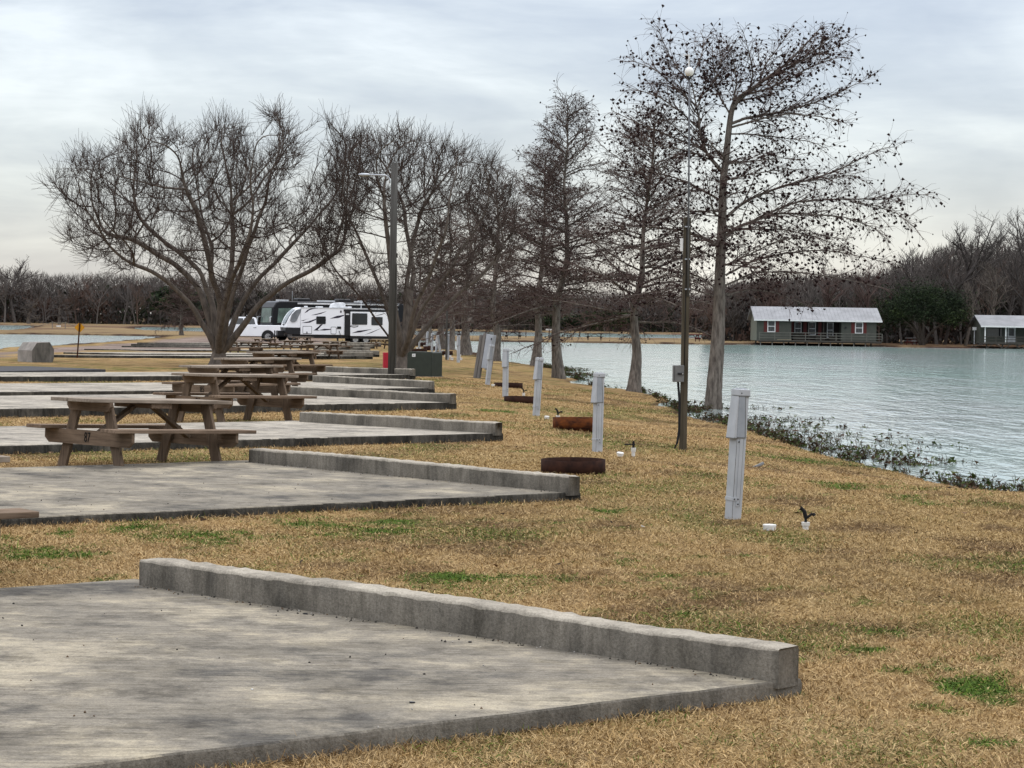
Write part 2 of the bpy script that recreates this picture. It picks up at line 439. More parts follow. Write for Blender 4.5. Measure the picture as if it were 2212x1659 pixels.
def green_mask(x, y):
    g = np.zeros(x.shape)
    for cx, cy, rx, ry, s in GREEN:
        q = ((x - cx) / rx) ** 2 + ((y - cy) / ry) ** 2
        g = np.maximum(g, s * np.exp(-q * 1.1))
    n = fbm(x * 2.4, y * 2.1, 41, 4)
    g = sstep(.30, .92, g * .72 + (n - .5) * 1.15 + (fbm(x * 9, y * 8, 43, 3) - .5) * .8 + .06)
    amb = sstep(.48, .78, fbm(x * .9, y * .6, 77, 5)) * .42
    return np.clip(np.maximum(g, amb), 0, 1)
DEAD = []
for px, py, rx, ry in [(1800, 1190, 110, 8), (1730, 1078, 90, 10), (1830, 1058, 40, 5), (2160, 1142, 60, 9), (1260, 1040, 110, 9), (960, 1168, 90, 7), (1100, 1196, 120, 8), (1650, 1012, 90, 7), (1880, 1010, 60, 5), (1530, 921, 90, 5),
                       (1290, 938, 90, 5), (1500, 1530, 140, 12), (2100, 1208, 60, 8), (300, 1270, 120, 9), (1900, 1140, 60, 6), (1580, 1130, 60, 8)]:
    c = ground(px, py); e = ground(px + rx, py); u_ = ground(px, py - ry); l_ = ground(px, py + ry)
    DEAD.append((c[0], c[1], abs(e[0] - c[0]), max(.1, (u_[1] - l_[1]) / 2)))
def dead_mask(x, y):
    s = np.zeros(x.shape)
    for cx, cy, rx, ry in DEAD: s = np.maximum(s, np.exp(-((x - cx) / rx) ** 2 - ((y - cy) / ry) ** 2))
    s = sstep(.25, .62, s * .8 + (fbm(x * 4, y * 3, 57, 4) - .5) * .7)
    return np.maximum(s, np.maximum(sstep(.54, .74, fbm(x * 1.1, y * .8, 23, 5)), .8 * sstep(.62, .80, fbm(x * 3.1, y * 2.2, 29, 4))))
STRAW = np.array([.325, .209, .086]); PALE = np.array([.50, .36, .185]); DARK = np.array([.088, .052, .028]); GRN = np.array([.060, .105, .016]); OLIVE = np.array([.135, .112, .034])
def lawn_col(x, y):
    g = green_mask(x, y)[:, None]; d_ = dead_mask(x, y)[:, None]
    v = fbm(x * 3.3, y * 2.7, 9, 3)[:, None]
    c = STRAW * (1 - v) + PALE * v * .85 + OLIVE * 0
    big = sstep(.45, .70, fbm(x * .22, y * .16, 91, 3))[:, None]
    c = c * (1 - .30 * big) + OLIVE * .30 * big
    c = c * (1 - .75 * d_) + DARK * .75 * d_
    return c * (1 - g) + GRN * g

# ------------------------------------------------------------------ ground sheet
yy = [-14.0]
while yy[-1] < 3.0: yy.append(yy[-1] + .5)
while yy[-1] < 5000: yy.append(yy[-1] + max(.07, yy[-1] * .0075) if yy[-1] < 600 else yy[-1] * 1.12)
yy = np.array(yy)
tt = np.concatenate([np.linspace(-3, -.62, 34)[:-1], np.linspace(-.62, -.33, 50)[:-1], np.linspace(-.33, .33, 300)[:-1], np.linspace(.33, .62, 50)[:-1], np.linspace(.62, 3, 34)])
TT, YY = np.meshgrid(tt, yy)
GX = (TT * (np.maximum(YY, -14) + 16) * .92).ravel(); GY = YY.ravel()
GWD = water_dist(GX, GY)
GZ = gz(GX, GY, GWD)
lc = lawn_col(GX, GY)
land = -GWD
# exposed mud along the banks
mud = (1 - sstep(.2, 1.5, land + (fbm(GX * .7, GY * .3, 61, 3) - .5) * 1.4)) * sstep(70, 130, GY) + (1 - sstep(.02, .25, land)) * .8
mud = np.clip(mud, 0, 1)[:, None]
lc = lc * (1 - mud) + np.array([.055, .032, .022]) * mud
# gravel road between the pads and the left lake
GRAVEL = [on_plane(a, b, -.3)[:2] for a, b in [(-260, 792), (-40, 764), (40, 758), (123, 750), (225, 742), (300, 736.5), (365, 730), (440, 725), (640, 722), (720, 726), (720, 742), (560, 748), (420, 758), (330, 764), (225, 757), (140, 768), (60, 774), (-200, 815)]]
gd = signed_dist(GX, GY, np.array(GRAVEL)) + (fbm(GX * .5, GY * .25, 71, 3) - .5) * 3.0
gm = sstep(-.6, .8, gd)[:, None]
gv = fbm(GX * .9, GY * .22, 72, 4)[:, None]
gcol = np.array([.27, .215, .185]) * (.55 + .75 * gv)
lc = lc * (1 - gm) + gcol * gm
# far spits and banks are browner
far = sstep(180, 205, GY)[:, None]
fv = fbm(GX * .12, GY * .06, 31, 4)[:, None]
fcol = np.array([.27, .20, .11]) * (1 - sstep(.45, .7, fv)) + np.array([.15, .095, .06]) * sstep(.45, .7, fv)
lc = lc * (1 - far) + (fcol * (1 - mud) + np.array([.05, .028, .02]) * mud) * far
lc = lc * (1 - sstep(375, 420, GY)[:, None] * .6)
ny, nx = TT.shape
idx = np.arange(ny * nx).reshape(ny, nx)
F = np.stack([idx[:-1, :-1].ravel(), idx[:-1, 1:].ravel(), idx[1:, 1:].ravel(), idx[1:, :-1].ravel()], 1)
gm_, gnt, gb = new_mat('lawn')
gb.inputs['Roughness'].default_value = .95; gb.inputs['Specular IOR Level'].default_value = .03
ca = N(gnt, 'ShaderNodeVertexColor', layer_name='col').outputs[0]
wpz = world_pos(gnt)
fa = noise(gnt, wpz, 38, 5, .7); fb = noise(gnt, mapping(gnt, wpz, (3.5, 2.2, 1)), 2, 6, .7)
cc = mixc(gnt, 1.0, ca, ramp(gnt, fa, [(.30, (.45, .43, .40)), (.68, (1.18, 1.18, 1.18))]), 'MULTIPLY')
cc = mixc(gnt, 1.0, cc, ramp(gnt, fb, [(.32, (.62, .58, .54)), (.66, (1.12, 1.12, 1.12))]), 'MULTIPLY')
gnt.links.new(cc, gb.inputs['Base Color'])
bump(gnt, gb, fa, .8, .03)
tag(np_mesh('ground', np.stack([GX, GY, GZ], 1), F, gm_, smooth=True, col=lc), kind='structure')

# ------------------------------------------------------------------ water
wm, wnt, wb = new_mat('lake_water')
wb.inputs['Base Color'].default_value = (.25, .36, .335, 1)
wb.inputs['Roughness'].default_value = .10; wb.inputs['IOR'].default_value = 1.33
wpz = world_pos(wnt)
r1 = noise(wnt, mapping(wnt, wpz, (2.6, .62, 1), (0, 0, R(4))), 1.0, 3, .6, .3)
r2 = noise(wnt, mapping(wnt, wpz, (.9, .22, 1), (0, 0, R(-5))), 1.0, 4, .6, .2)
wn = N(wnt, 'ShaderNodeMath', operation='MULTIPLY_ADD', inp={1: .5}); wnt.links.new(r1, wn.inputs[0]); wnt.links.new(r2, wn.inputs[2])
patch = noise(wnt, mapping(wnt, wpz, (.06, .028, 1)), 1.2, 4, .55, .4)
tint = ramp(wnt, patch, [(.40, (.32, .365, .35)), (.62, (.235, .345, .305))])
wnt.links.new(tint, wb.inputs['Base Color'])
bump(wnt, wb, wn.outputs[0], 1.0, .09)
WV = np.array([(-3000, -200, WATER), (3000, -200, WATER), (3000, 3000, WATER), (-3000, 3000, WATER)], float)
tag(np_mesh('lake', WV, np.array([[0, 1, 2, 3]]), wm), kind='structure')

# ------------------------------------------------------------------ concrete pads and their kerbs
def concrete(name, base, dark, pale, streak_rot, grime=1.0):
    m, nt, b = new_mat(name)
    p = world_pos(nt)
    big = noise(nt, mapping(nt, p, (.9, 1.0, 1), (0, 0, streak_rot)), 1.05, 9, .70, .15)
    stain = noise(nt, mapping(nt, p, (1.2, 1.5, 1.0), (0, 0, streak_rot)), 1.3, 9, .72, .12)
    broom = noise(nt, mapping(nt, p, (1.1, 55, 55), (0, 0, streak_rot)), 1, 3, .6)
    fine = noise(nt, p, 90, 3, .7)
    pit = noise(nt, p, 260, 2, .5)
    mid = noise(nt, mapping(nt, p, (1, 1.4, 1), (0, 0, streak_rot)), 7.5, 9, .75)
    mid2 = noise(nt, p, 2.6, 10, .78)
    c = ramp(nt, big, [(.38, dark), (.47, base), (.52, base), (.60, pale)])
    c = mixc(nt, 1.0, c, ramp(nt, stain, [(.28, (.52 / grime, .515 / grime, .51 / grime)), (.52, (.96, .96, .96)), (.75, (1.12, 1.10, 1.06))]), 'MULTIPLY')
    c = mixc(nt, 1.0, c, ramp(nt, broom, [(.30, (.74, .735, .73)), (.55, (1.05, 1.05, 1.05))]), 'MULTIPLY')
    c = mixc(nt, 1.0, c, ramp(nt, fine, [(.30, (.72, .72, .72)), (.65, (1.10, 1.10, 1.10))]), 'MULTIPLY')
    c = mixc(nt, 1.0, c, ramp(nt, pit, [(.28, (.62, .62, .62)), (.45, (1, 1, 1))]), 'MULTIPLY')
    c = mixc(nt, 1.0, c, ramp(nt, mid, [(.34, (.66, .655, .645)), (.50, (.98, .98, .98)), (.64, (1.10, 1.09, 1.06))]), 'MULTIPLY')
    c = mixc(nt, 1.0, c, ramp(nt, mid2, [(.40, (.74, .735, .73)), (.47, (1, 1, 1)), (.60, (1.06, 1.05, 1.02))]), 'MULTIPLY')
    nt.links.new(c, b.inputs['Base Color']); b.inputs['Roughness'].default_value = .92; b.inputs['Specular IOR Level'].default_value = .08
    s = N(nt, 'ShaderNodeMath', operation='MULTIPLY_ADD', inp={1: .6}); nt.links.new(broom, s.inputs[0]); nt.links.new(fine, s.inputs[2])
    bump(nt, b, s.outputs[0], .45, .006)
    return m
KROT = -math.atan2(-.68, .73)
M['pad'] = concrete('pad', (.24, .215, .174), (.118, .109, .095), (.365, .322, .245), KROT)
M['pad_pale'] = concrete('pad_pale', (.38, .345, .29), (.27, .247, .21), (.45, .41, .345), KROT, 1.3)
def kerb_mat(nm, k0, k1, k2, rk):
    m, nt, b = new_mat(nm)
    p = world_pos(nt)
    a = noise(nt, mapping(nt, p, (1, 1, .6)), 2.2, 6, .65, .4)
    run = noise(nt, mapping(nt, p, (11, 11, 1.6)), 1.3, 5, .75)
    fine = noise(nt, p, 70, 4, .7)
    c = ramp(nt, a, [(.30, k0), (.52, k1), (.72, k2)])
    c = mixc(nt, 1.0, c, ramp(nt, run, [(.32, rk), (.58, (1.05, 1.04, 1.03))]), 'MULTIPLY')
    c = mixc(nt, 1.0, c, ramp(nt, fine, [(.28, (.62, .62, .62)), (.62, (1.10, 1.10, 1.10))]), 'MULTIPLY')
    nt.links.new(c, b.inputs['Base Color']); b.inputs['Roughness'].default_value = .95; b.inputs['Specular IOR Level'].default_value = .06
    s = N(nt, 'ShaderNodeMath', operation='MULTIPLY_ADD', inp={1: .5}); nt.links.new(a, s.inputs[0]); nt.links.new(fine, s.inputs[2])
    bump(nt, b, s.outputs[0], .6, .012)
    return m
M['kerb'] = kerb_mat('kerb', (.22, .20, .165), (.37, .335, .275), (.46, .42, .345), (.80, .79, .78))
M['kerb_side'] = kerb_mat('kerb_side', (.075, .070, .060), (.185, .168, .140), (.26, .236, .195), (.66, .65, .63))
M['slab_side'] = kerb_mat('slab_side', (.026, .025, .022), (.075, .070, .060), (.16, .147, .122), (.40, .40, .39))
PADS = []        # polygons (4 corners) for masks
AX = np.array([-.80, -.60])
pad_px = [((1673, 1514), (297, 1264), .080), ((1223, 1082), (536, 998), .075), ((1066, 954), (645, 911), .11), ((971, 885), (596, 850), .13), ((925, 851), (674, 825), .13),
          ((889, 820), (689, 803), .13), ((806, 776), (700, 768), .13), ((817, 771), (690, 763), .12), ((800, 762), (680, 756), .12), ((805, 753), (690, 749), .12), ((819, 748.5), (700, 745), .12),
          ((830, 745), (700, 742), .1)]
pad_names = ['stained grey concrete pad nearest the camera, filling the bottom left corner', 'concrete pad just behind the nearest grass strip, in front of the table numbered 87',
             'third concrete pad from the camera, running behind the table numbered 87', 'fourth concrete pad from the camera, dark edged, under the stack of tables',
             'fifth concrete pad from the camera, with a dark vertical joint in its kerb', 'sixth concrete pad from the camera, its kerb ending beside the green utility box',
             'pale pad beyond the vase shaped trees, nearest of the far kerb stack', 'second pad of the far kerb stack beyond the lamp pole', 'third pad of the far kerb stack in front of the white trailer',
             'fourth pad of the far kerb stack in front of the white trailer', 'farthest thin pad under the wheels of the white trailer', 'last pale strip of concrete behind the white trailer']
kerb_names = ['long low concrete kerb across the nearest pad, largest in view', 'concrete kerb at the end of the pad behind the nearest grass strip', 'low concrete kerb beside the near dark fire ring, third from the camera',
              'concrete kerb with a dark slab edge below it, fourth from the camera', 'concrete kerb with a pale vertical crack, fifth from the camera', 'concrete kerb ending at the green utility box',
              'kerb in the far stack left of the red post, lowest of the stack', 'second kerb up in the far stack left of the red post', 'third kerb up in the far stack left of the red post',
              'fourth kerb up in the far stack left of the red post', 'topmost kerb of the far stack under the white trailer']
def rough_bar(name, a, b, w_dir, w_, z0, z1, mat, seed, rough=.006):
    """a hand-cast concrete bar from a to b (2-D), thickness w_ towards w_dir, with softened worn edges"""
    a = np.array(a); b = np.array(b); L = np.linalg.norm(b - a); n = max(6, int(L / .06))
    bev = .018
    prof = [(0, z0), (0, z1 - bev), (bev * .35, z1 - bev * .3), (bev, z1), (w_ - bev, z1), (w_ - bev * .3, z1 - bev * .35), (w_, z1 - bev), (w_, z0)]
    rg = np.random.default_rng(seed)
    V = []; k = len(prof)
    for i in range(n + 1):
        t = i / n; c = a + (b - a) * t
        e = 0
        if i == 0 or i == n: e = .012
        wob = (vnoise(np.array([t * L * 1.7]), np.array([seed * 3.7]), 3)[0] - .5) * .022
        wz = (vnoise(np.array([t * L * 1.1]), np.array([seed * 1.7]), 8)[0] - .5) * .022
        for j, (u, z) in enumerate(prof):
            top = z > z0 + .01
            uu = min(max(u, e), w_ - e) + (wob if top else wob * .5) + rg.normal(0, rough * .35)
            zz = z + (wz + rg.normal(0, rough * .45) - (e * .7 if j in (2, 3, 4, 5) else 0) if top else 0)
            q = c + np.array(w_dir) * uu
            V.append((q[0], q[1], zz))
    F = []
    for i in range(n):
        for j in range(k - 1): F.append((i * k + j, i * k + j + 1, (i + 1) * k + j + 1, (i + 1) * k + j))
    V = np.array(V); F = np.array(F)
    nb = len(V); E = []
    for base in (0, n * k):
        for q in ((0, 1, 6, 7), (1, 2, 5, 6), (2, 3, 4, 5)): E.append([base + x for x in q])
    o = np_mesh(name, V, np.concatenate([F, np.array(E)]), mat)
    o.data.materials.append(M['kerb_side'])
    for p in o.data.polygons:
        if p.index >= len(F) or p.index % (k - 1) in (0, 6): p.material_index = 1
    return o
for i, (rp, lp, th) in enumerate(pad_px):
    rc = ground(*rp); zb = rc[2]
    z_top = max(zb, land_base(rc[1]) - .03) + th
    lf = on_plane(lp[0], lp[1], z_top)
    a = rc[:2]; b = lf[:2]
    kd = (a - b) / np.linalg.norm(a - b)
    ax = AX / np.linalg.norm(AX)
    nrm = np.array([-kd[1], kd[0]])          # across the kerb, away from the pad
    if nrm @ ax > 0: nrm = -nrm
    ext = b - kd * (.25 if i < 6 else 1.2)
    LEN = 16.0 if i < 6 else 7.5 + .6 * i
    back = nrm * .19
    P4 = [a + back, ext + back, ext + ax * LEN, a + ax * LEN]
    if i >= 6: P4[2] = ext + ax * LEN; 
    PADS.append(np.array(P4))
    # slab: top sheet, subdivided edge with small wobbles, and side walls
    rg = np.random.default_rng(100 + i)
    pts = []
    for q in range(4):
        p0, p1 = P4[q], P4[(q + 1) % 4]; n = max(2, int(np.linalg.norm(p1 - p0) / .12))
        for s in range(n):
            t = s / n; c = p0 + (p1 - p0) * t
            nn = np.array([-(p1 - p0)[1], (p1 - p0)[0]]) / np.linalg.norm(p1 - p0)
            wv = (vnoise(np.array([c[0] * 1.6]), np.array([c[1] * 1.6]), i)[0] - .5) * .035 + rg.normal(0, .003)
            pts.append(c + nn * wv)
    bm = bmesh.new()
    cen = sum(pts) / len(pts)
    def inset(p, d_): v = cen - p; return p + v / np.linalg.norm(v) * d_
    ex = [] ; lo = land_base(a[1]) - .25
    t0 = [bm.verts.new((*inset(p, .022), z_top)) for p in pts]; t1 = [bm.verts.new((*inset(p, .006), z_top - .008)) for p in pts]
    t2 = [bm.verts.new((*p, z_top - .024)) for p in pts]; t3 = [bm.verts.new((*p, lo)) for p in pts]
    bm.faces.new(t0)
    for r0, r1 in ((t0, t1), (t1, t2), (t2, t3)):
        for k in range(len(pts)):
            f = bm.faces.new((r0[k], r0[(k + 1) % len(pts)], r1[(k + 1) % len(pts)], r1[k]))
    bmesh.ops.recalc_face_normals(bm, faces=bm.faces[:])
    me = bpy.data.meshes.new('concrete_pad'); bm.to_mesh(me); bm.free()
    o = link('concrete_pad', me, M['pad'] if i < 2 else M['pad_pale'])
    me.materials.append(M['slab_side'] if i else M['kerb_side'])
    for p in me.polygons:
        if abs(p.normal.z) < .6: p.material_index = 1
    tag(o, kind='structure')
    if i < len(kerb_names):
        kh = .155 if i < 6 else .17
        ka = a + kd * .004 - nrm * .0 + nrm * .01
        o = rough_bar('kerb', ka, b, nrm, .17, z_top - .03, z_top + kh, M['kerb'], 31 + i)
        tag(o, kerb_names[i], 'kerb', 'concrete kerbs at the ends of the pads')
def pad_dist(x, y):
    d_ = np.full(x.shape, -1e9)
    for p in PADS: d_ = np.maximum(d_, signed_dist(x, y, p))
    return d_

# control joint of the nearest pad, and small debris lying on it
P0 = pad_px[0]
# asphalt apron at the far left
ap = [ground(a, b)[:2] for a, b in [(-160, 812), (0, 803.5), (60, 803), (150, 806), (228, 809.5), (120, 812.5), (-160, 819)]]
mb = MB(); mb.prism([tuple(p) for p in ap], -.10, .150, 'z')
M['asphalt'] = pm('asphalt', (.085, .083, .085), (.05, .05, .052), 20, .9, .4, .004)
tag(mb.build('asphalt_patch', M['asphalt']), kind='structure')

# ------------------------------------------------------------------ grass blades
def make_grass():
    parts = []
    for y0, y1, dens in ((5.6, 8.5, 10500), (8.5, 12, 7500), (12, 17, 4600), (17, 25, 2500), (25, 38, 1200), (38, 60, 380)):
        A = .62 * (y1 * y1 - y0 * y0) / 2
        n = int(A * dens)
        y = np.sqrt(RNG.uniform(y0 * y0, y1 * y1, n)); x = RNG.uniform(-.31, .31, n) * y
        parts.append(np.stack([x, y], 1))
    P = np.concatenate(parts)
    wd = np.empty(len(P)); pdist = np.empty(len(P))
    for s in range(0, len(P), 200000):
        q = P[s:s + 200000]; wd[s:s + 200000] = water_dist(q[:, 0], q[:, 1]); pdist[s:s + 200000] = pad_dist(q[:, 0], q[:, 1])
    keep = (wd < -.12) & (pdist < -.004)
    P = P[keep]; wd = wd[keep]; pdist = pdist[keep]
    x, y = P[:, 0], P[:, 1]; n = len(P)
    d_ = dead_mask(x, y)
    bare = RNG.uniform(0, 1, n) < d_ * .35
    P = P[~bare]; wd = wd[~bare]; pdist = pdist[~bare]; x, y = P[:, 0], P[:, 1]; n = len(P)
    z = gz(x, y, wd)
    g = green_mask(x, y); d_ = dead_mask(x, y)
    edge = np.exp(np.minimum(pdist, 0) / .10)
    clump = fbm(x * 5.5, y * 5.0, 63, 3)
    tall = (RNG.uniform(0, 1, n) < .05) & (clump > .52)
    L = RNG.uniform(.016, .048, n) * (.6 + .85 * clump) * np.where(tall, 1.9, 1) * (1 + .55 * edge) * (1 - .25 * g) * (1 + .004 * np.maximum(y - 10, 0))
    a = RNG.uniform(0, 2 * PI, n)
    tilt = np.clip(RNG.normal(1.14, .30, n), .1, 1.5) - edge * .25
    wdt = (.0021 + .00015 * y) * RNG.uniform(.6, 1.35, n) * (1 + .5 * g)
    dirv = np.stack([np.cos(a) * np.sin(tilt), np.sin(a) * np.sin(tilt), np.cos(tilt)], 1)
    side = np.stack([-np.sin(a), np.cos(a), np.zeros(n)], 1) 
    side = side * .8 + RNG.normal(0, .35, (n, 3)); side /= np.linalg.norm(side, axis=1, keepdims=True)
    B = np.stack([x, y, z - .004 + RNG.uniform(0, .012, n)], 1)
    sag = np.stack([np.zeros(n), np.zeros(n), -RNG.uniform(.0, .35, n) * L], 1)
    v0 = B - side * wdt[:, None] / 2; v1 = B + side * wdt[:, None] / 2
    mid = B + dirv * (L * .55)[:, None]
    tip = B + dirv * L[:, None] + sag
    tip[:, 2] = np.maximum(tip[:, 2], z + .003)
    v2 = mid + side * wdt[:, None] * .42; v3 = mid - side * wdt[:, None] * .42
    V = np.stack([v0, v1, v2, tip, v3], 1).reshape(-1, 3)
    i = np.arange(n) * 5
    T = np.concatenate([np.stack([i, i + 1, i + 2], 1), np.stack([i, i + 2, i + 4], 1), np.stack([i + 4, i + 2, i + 3], 1)])
    c = lawn_col(x, y)
    k = RNG.uniform(0, 1, n)[:, None]
    isg = (RNG.uniform(0, 1, n) < g * .9)[:, None]
    straw = np.where(k < .32, PALE * 1.1, np.where(k < .80, STRAW * 1.05, DARK * 1.25))
    grn = np.where(k < .5, GRN * 1.1, np.where(k < .8, GRN * np.array([1.7, 1.45, 1.3]), GRN * .55))
    c = np.where(isg, grn, c * .4 + straw * .6) * RNG.uniform(.72, 1.22, n)[:, None]
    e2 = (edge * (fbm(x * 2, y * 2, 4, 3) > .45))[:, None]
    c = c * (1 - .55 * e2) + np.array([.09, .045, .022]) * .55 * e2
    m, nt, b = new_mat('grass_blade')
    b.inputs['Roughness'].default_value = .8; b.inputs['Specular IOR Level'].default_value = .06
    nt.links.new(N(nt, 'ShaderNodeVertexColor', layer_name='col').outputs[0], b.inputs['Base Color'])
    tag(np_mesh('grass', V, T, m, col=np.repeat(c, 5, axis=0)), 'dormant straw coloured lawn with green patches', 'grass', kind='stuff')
    print('grass blades', n)
make_grass()
# ------------------------------------------------------------------ trees
def resample(P, step):
    P = np.asarray(P, float)
    d_ = np.r_[0, np.cumsum(np.linalg.norm(np.diff(P, axis=0), axis=1))]
    n = max(2, int(d_[-1] / step) + 1)
    t = np.linspace(0, d_[-1], n)
    Q = np.stack([np.interp(t, d_, P[:, k]) for k in range(3)], 1)
    for _ in range(3):
        if n > 3: Q[1:-1] = (Q[:-2] + 2 * Q[1:-1] + Q[2:]) / 4
    return Q
def unit(v): return v / (np.linalg.norm(v) + 1e-9)
SEED_V = None
def seed_balls(C, r, rg):
    """irregular little cones: a squashed octahedron with random corners"""
    C = np.asarray(C); n = len(C)
    base = np.array([[1, 0, 0], [0, 1, 0], [-1, 0, 0], [0, -1, 0], [0, 0, 1], [0, 0, -1], [.7, .7, .5], [-.7, -.7, -.5]])[:6]
    s = rg.uniform(.65, 1.25, (n, 6, 1)) * (np.asarray(r).reshape(-1, 1, 1) if np.ndim(r) else r)
    jit = rg.normal(0, .22, (n, 6, 3))
    V = C[:, None, :] + (base[None] + jit) * s
    f = np.array([[0, 1, 4], [1, 2, 4], [2, 3, 4], [3, 0, 4], [1, 0, 5], [2, 1, 5], [3, 2, 5], [0, 3, 5]])
    F = (np.arange(n)[:, None, None] * 6 + f[None]).reshape(-1, 3)
    return V.reshape(-1, 3), F
def side_growth(limbs, rg, sec_len=.9, sec_gap=.13, twig_len=.34, twig_gap=.10, droop=.35, seeds=.5, lift=.15, twr=.0042):
    """limbs: (points, r0, r1). returns limb polylines, secondary polylines, twig polylines, seed centres"""
    Lm, Sc, Tw, Sd = [], [], [], []
    for P, r0, r1 in limbs:
        Q = resample(P, .09); n = len(Q)
        wob = rg.normal(0, .012, Q.shape); wob[0] = 0
        Q = Q + np.cumsum(wob, axis=0) * .35
        rr = r0 + (r1 - r0) * np.linspace(0, 1, n) ** .8
        Lm.append((Q, rr))
        Ltot = .09 * n; sgn = 1
        s = .09 * Ltot + rg.uniform(0, sec_gap)
        while s < Ltot:
            i = min(n - 2, int(s / .09)); f = s / Ltot
            tan = unit(Q[i + 1] - Q[i])
            lat = unit(np.cross(tan, [0, 0, 1])) if abs(tan[2]) < .95 else np.array([1.0, 0, 0])
            sgn = -sgn
            ang = rg.uniform(.55, 1.15)
            dvec = unit(tan * math.cos(ang) + lat * sgn * math.sin(ang) * rg.uniform(.5, 1) + np.array([0, 0, 1]) * rg.normal(lift, .32))
            L2 = sec_len * (1.08 - .80 * f) * rg.uniform(.45, 1.15)
            m = 6; pts = [Q[i]]; dv = dvec
            for q in range(m - 1):
                dv = unit(dv + rg.normal(0, .13, 3) + np.array([0, 0, -droop * .22 * q / m]))
                pts.append(pts[-1] + dv * L2 / (m - 1))
            pts = np.array(pts); rb = min(rr[i] * .55, .014 + .006 * L2)
            Sc.append((pts, np.linspace(rb, twr * 1.1, m)))
            if rg.random() < seeds: Sd.append(pts[-1])
            u = rg.uniform(.04, twig_gap * 2)
            while u < L2 * 1.02:
                j = min(m - 2, int(u / L2 * (m - 1)))
                fr = min(1, u / L2 * (m - 1) - j)
                p0 = pts[j] * (1 - fr) + pts[j + 1] * fr
                t2 = unit(pts[j + 1] - pts[j])
                dv = unit(t2 * .7 + rg.normal(0, .62, 3) + np.array([0, 0, .10]))
                L3 = twig_len * rg.uniform(.4, 1.25)
                tp = [p0]
                for q in range(3):
                    dv = unit(dv + rg.normal(0, .16, 3) + np.array([0, 0, -droop * .5]))
                    tp.append(tp[-1] + dv * L3 / 3)
                Tw.append((np.array(tp), np.array([twr, twr * .85, twr * .7, twr * .5])))
                if rg.random() < seeds * .62: Sd.append(tp[-1])
                u += twig_gap * rg.uniform(.6, 1.6)
            s += sec_gap * rg.uniform(.6, 1.5)
    return Lm, Sc, Tw, Sd
def cat_mesh(parts):
    V, F, o = [], [], 0
    for v, f in parts:
        if len(v) == 0: continue
        V.append(v); F.append(f + o); o += len(v)
    return np.concatenate(V), np.concatenate(F)
def flare_trunk(P, r_base, r_top, flare=1.55, flare_h=.5, k=14, rg=None):
    """trunk with a buttressed base"""
    Q = resample(P, .12); n = len(Q)
    h = np.r_[0, np.cumsum(np.linalg.norm(np.diff(Q, axis=0), axis=1))]
    rr = r_top + (r_base - r_top) * (1 - h / h[-1]) ** 1.35
    rr = rr * (1 + (flare - 1) * np.exp(-h / flare_h))
    V, F = tubes([(Q, rr)], k)
    ring = V.reshape(n, k, 3)
    lob = np.cos(np.arange(k) * 2 * PI / k * 5 + 1.3) * .11
    am = np.exp(-h / (flare_h * 1.3))
    ring = Q[:, None, :] + (ring - Q[:, None, :]) * (1 + lob[None, :] * am[:, None])[:, :, None]
    if rg is not None: ring = ring + rg.normal(0, .012, ring.shape) * rr[:, None, None] * 2
    return ring.reshape(-1, 3), F

def plant_tree(name, base, parts, label, cat='tree', group=None):
    """parts: list of (part name, V, F, material, smooth, kind) in world space"""
    t = empty(name, base)
    tag(t, label, cat, group)
    for nm, V, F, m, sm, kd in parts:
        if len(V) == 0: continue
        o = np_mesh(nm, V - np.array(base), F, m, t, smooth=sm)
        if kd: o['kind'] = kd
    return t

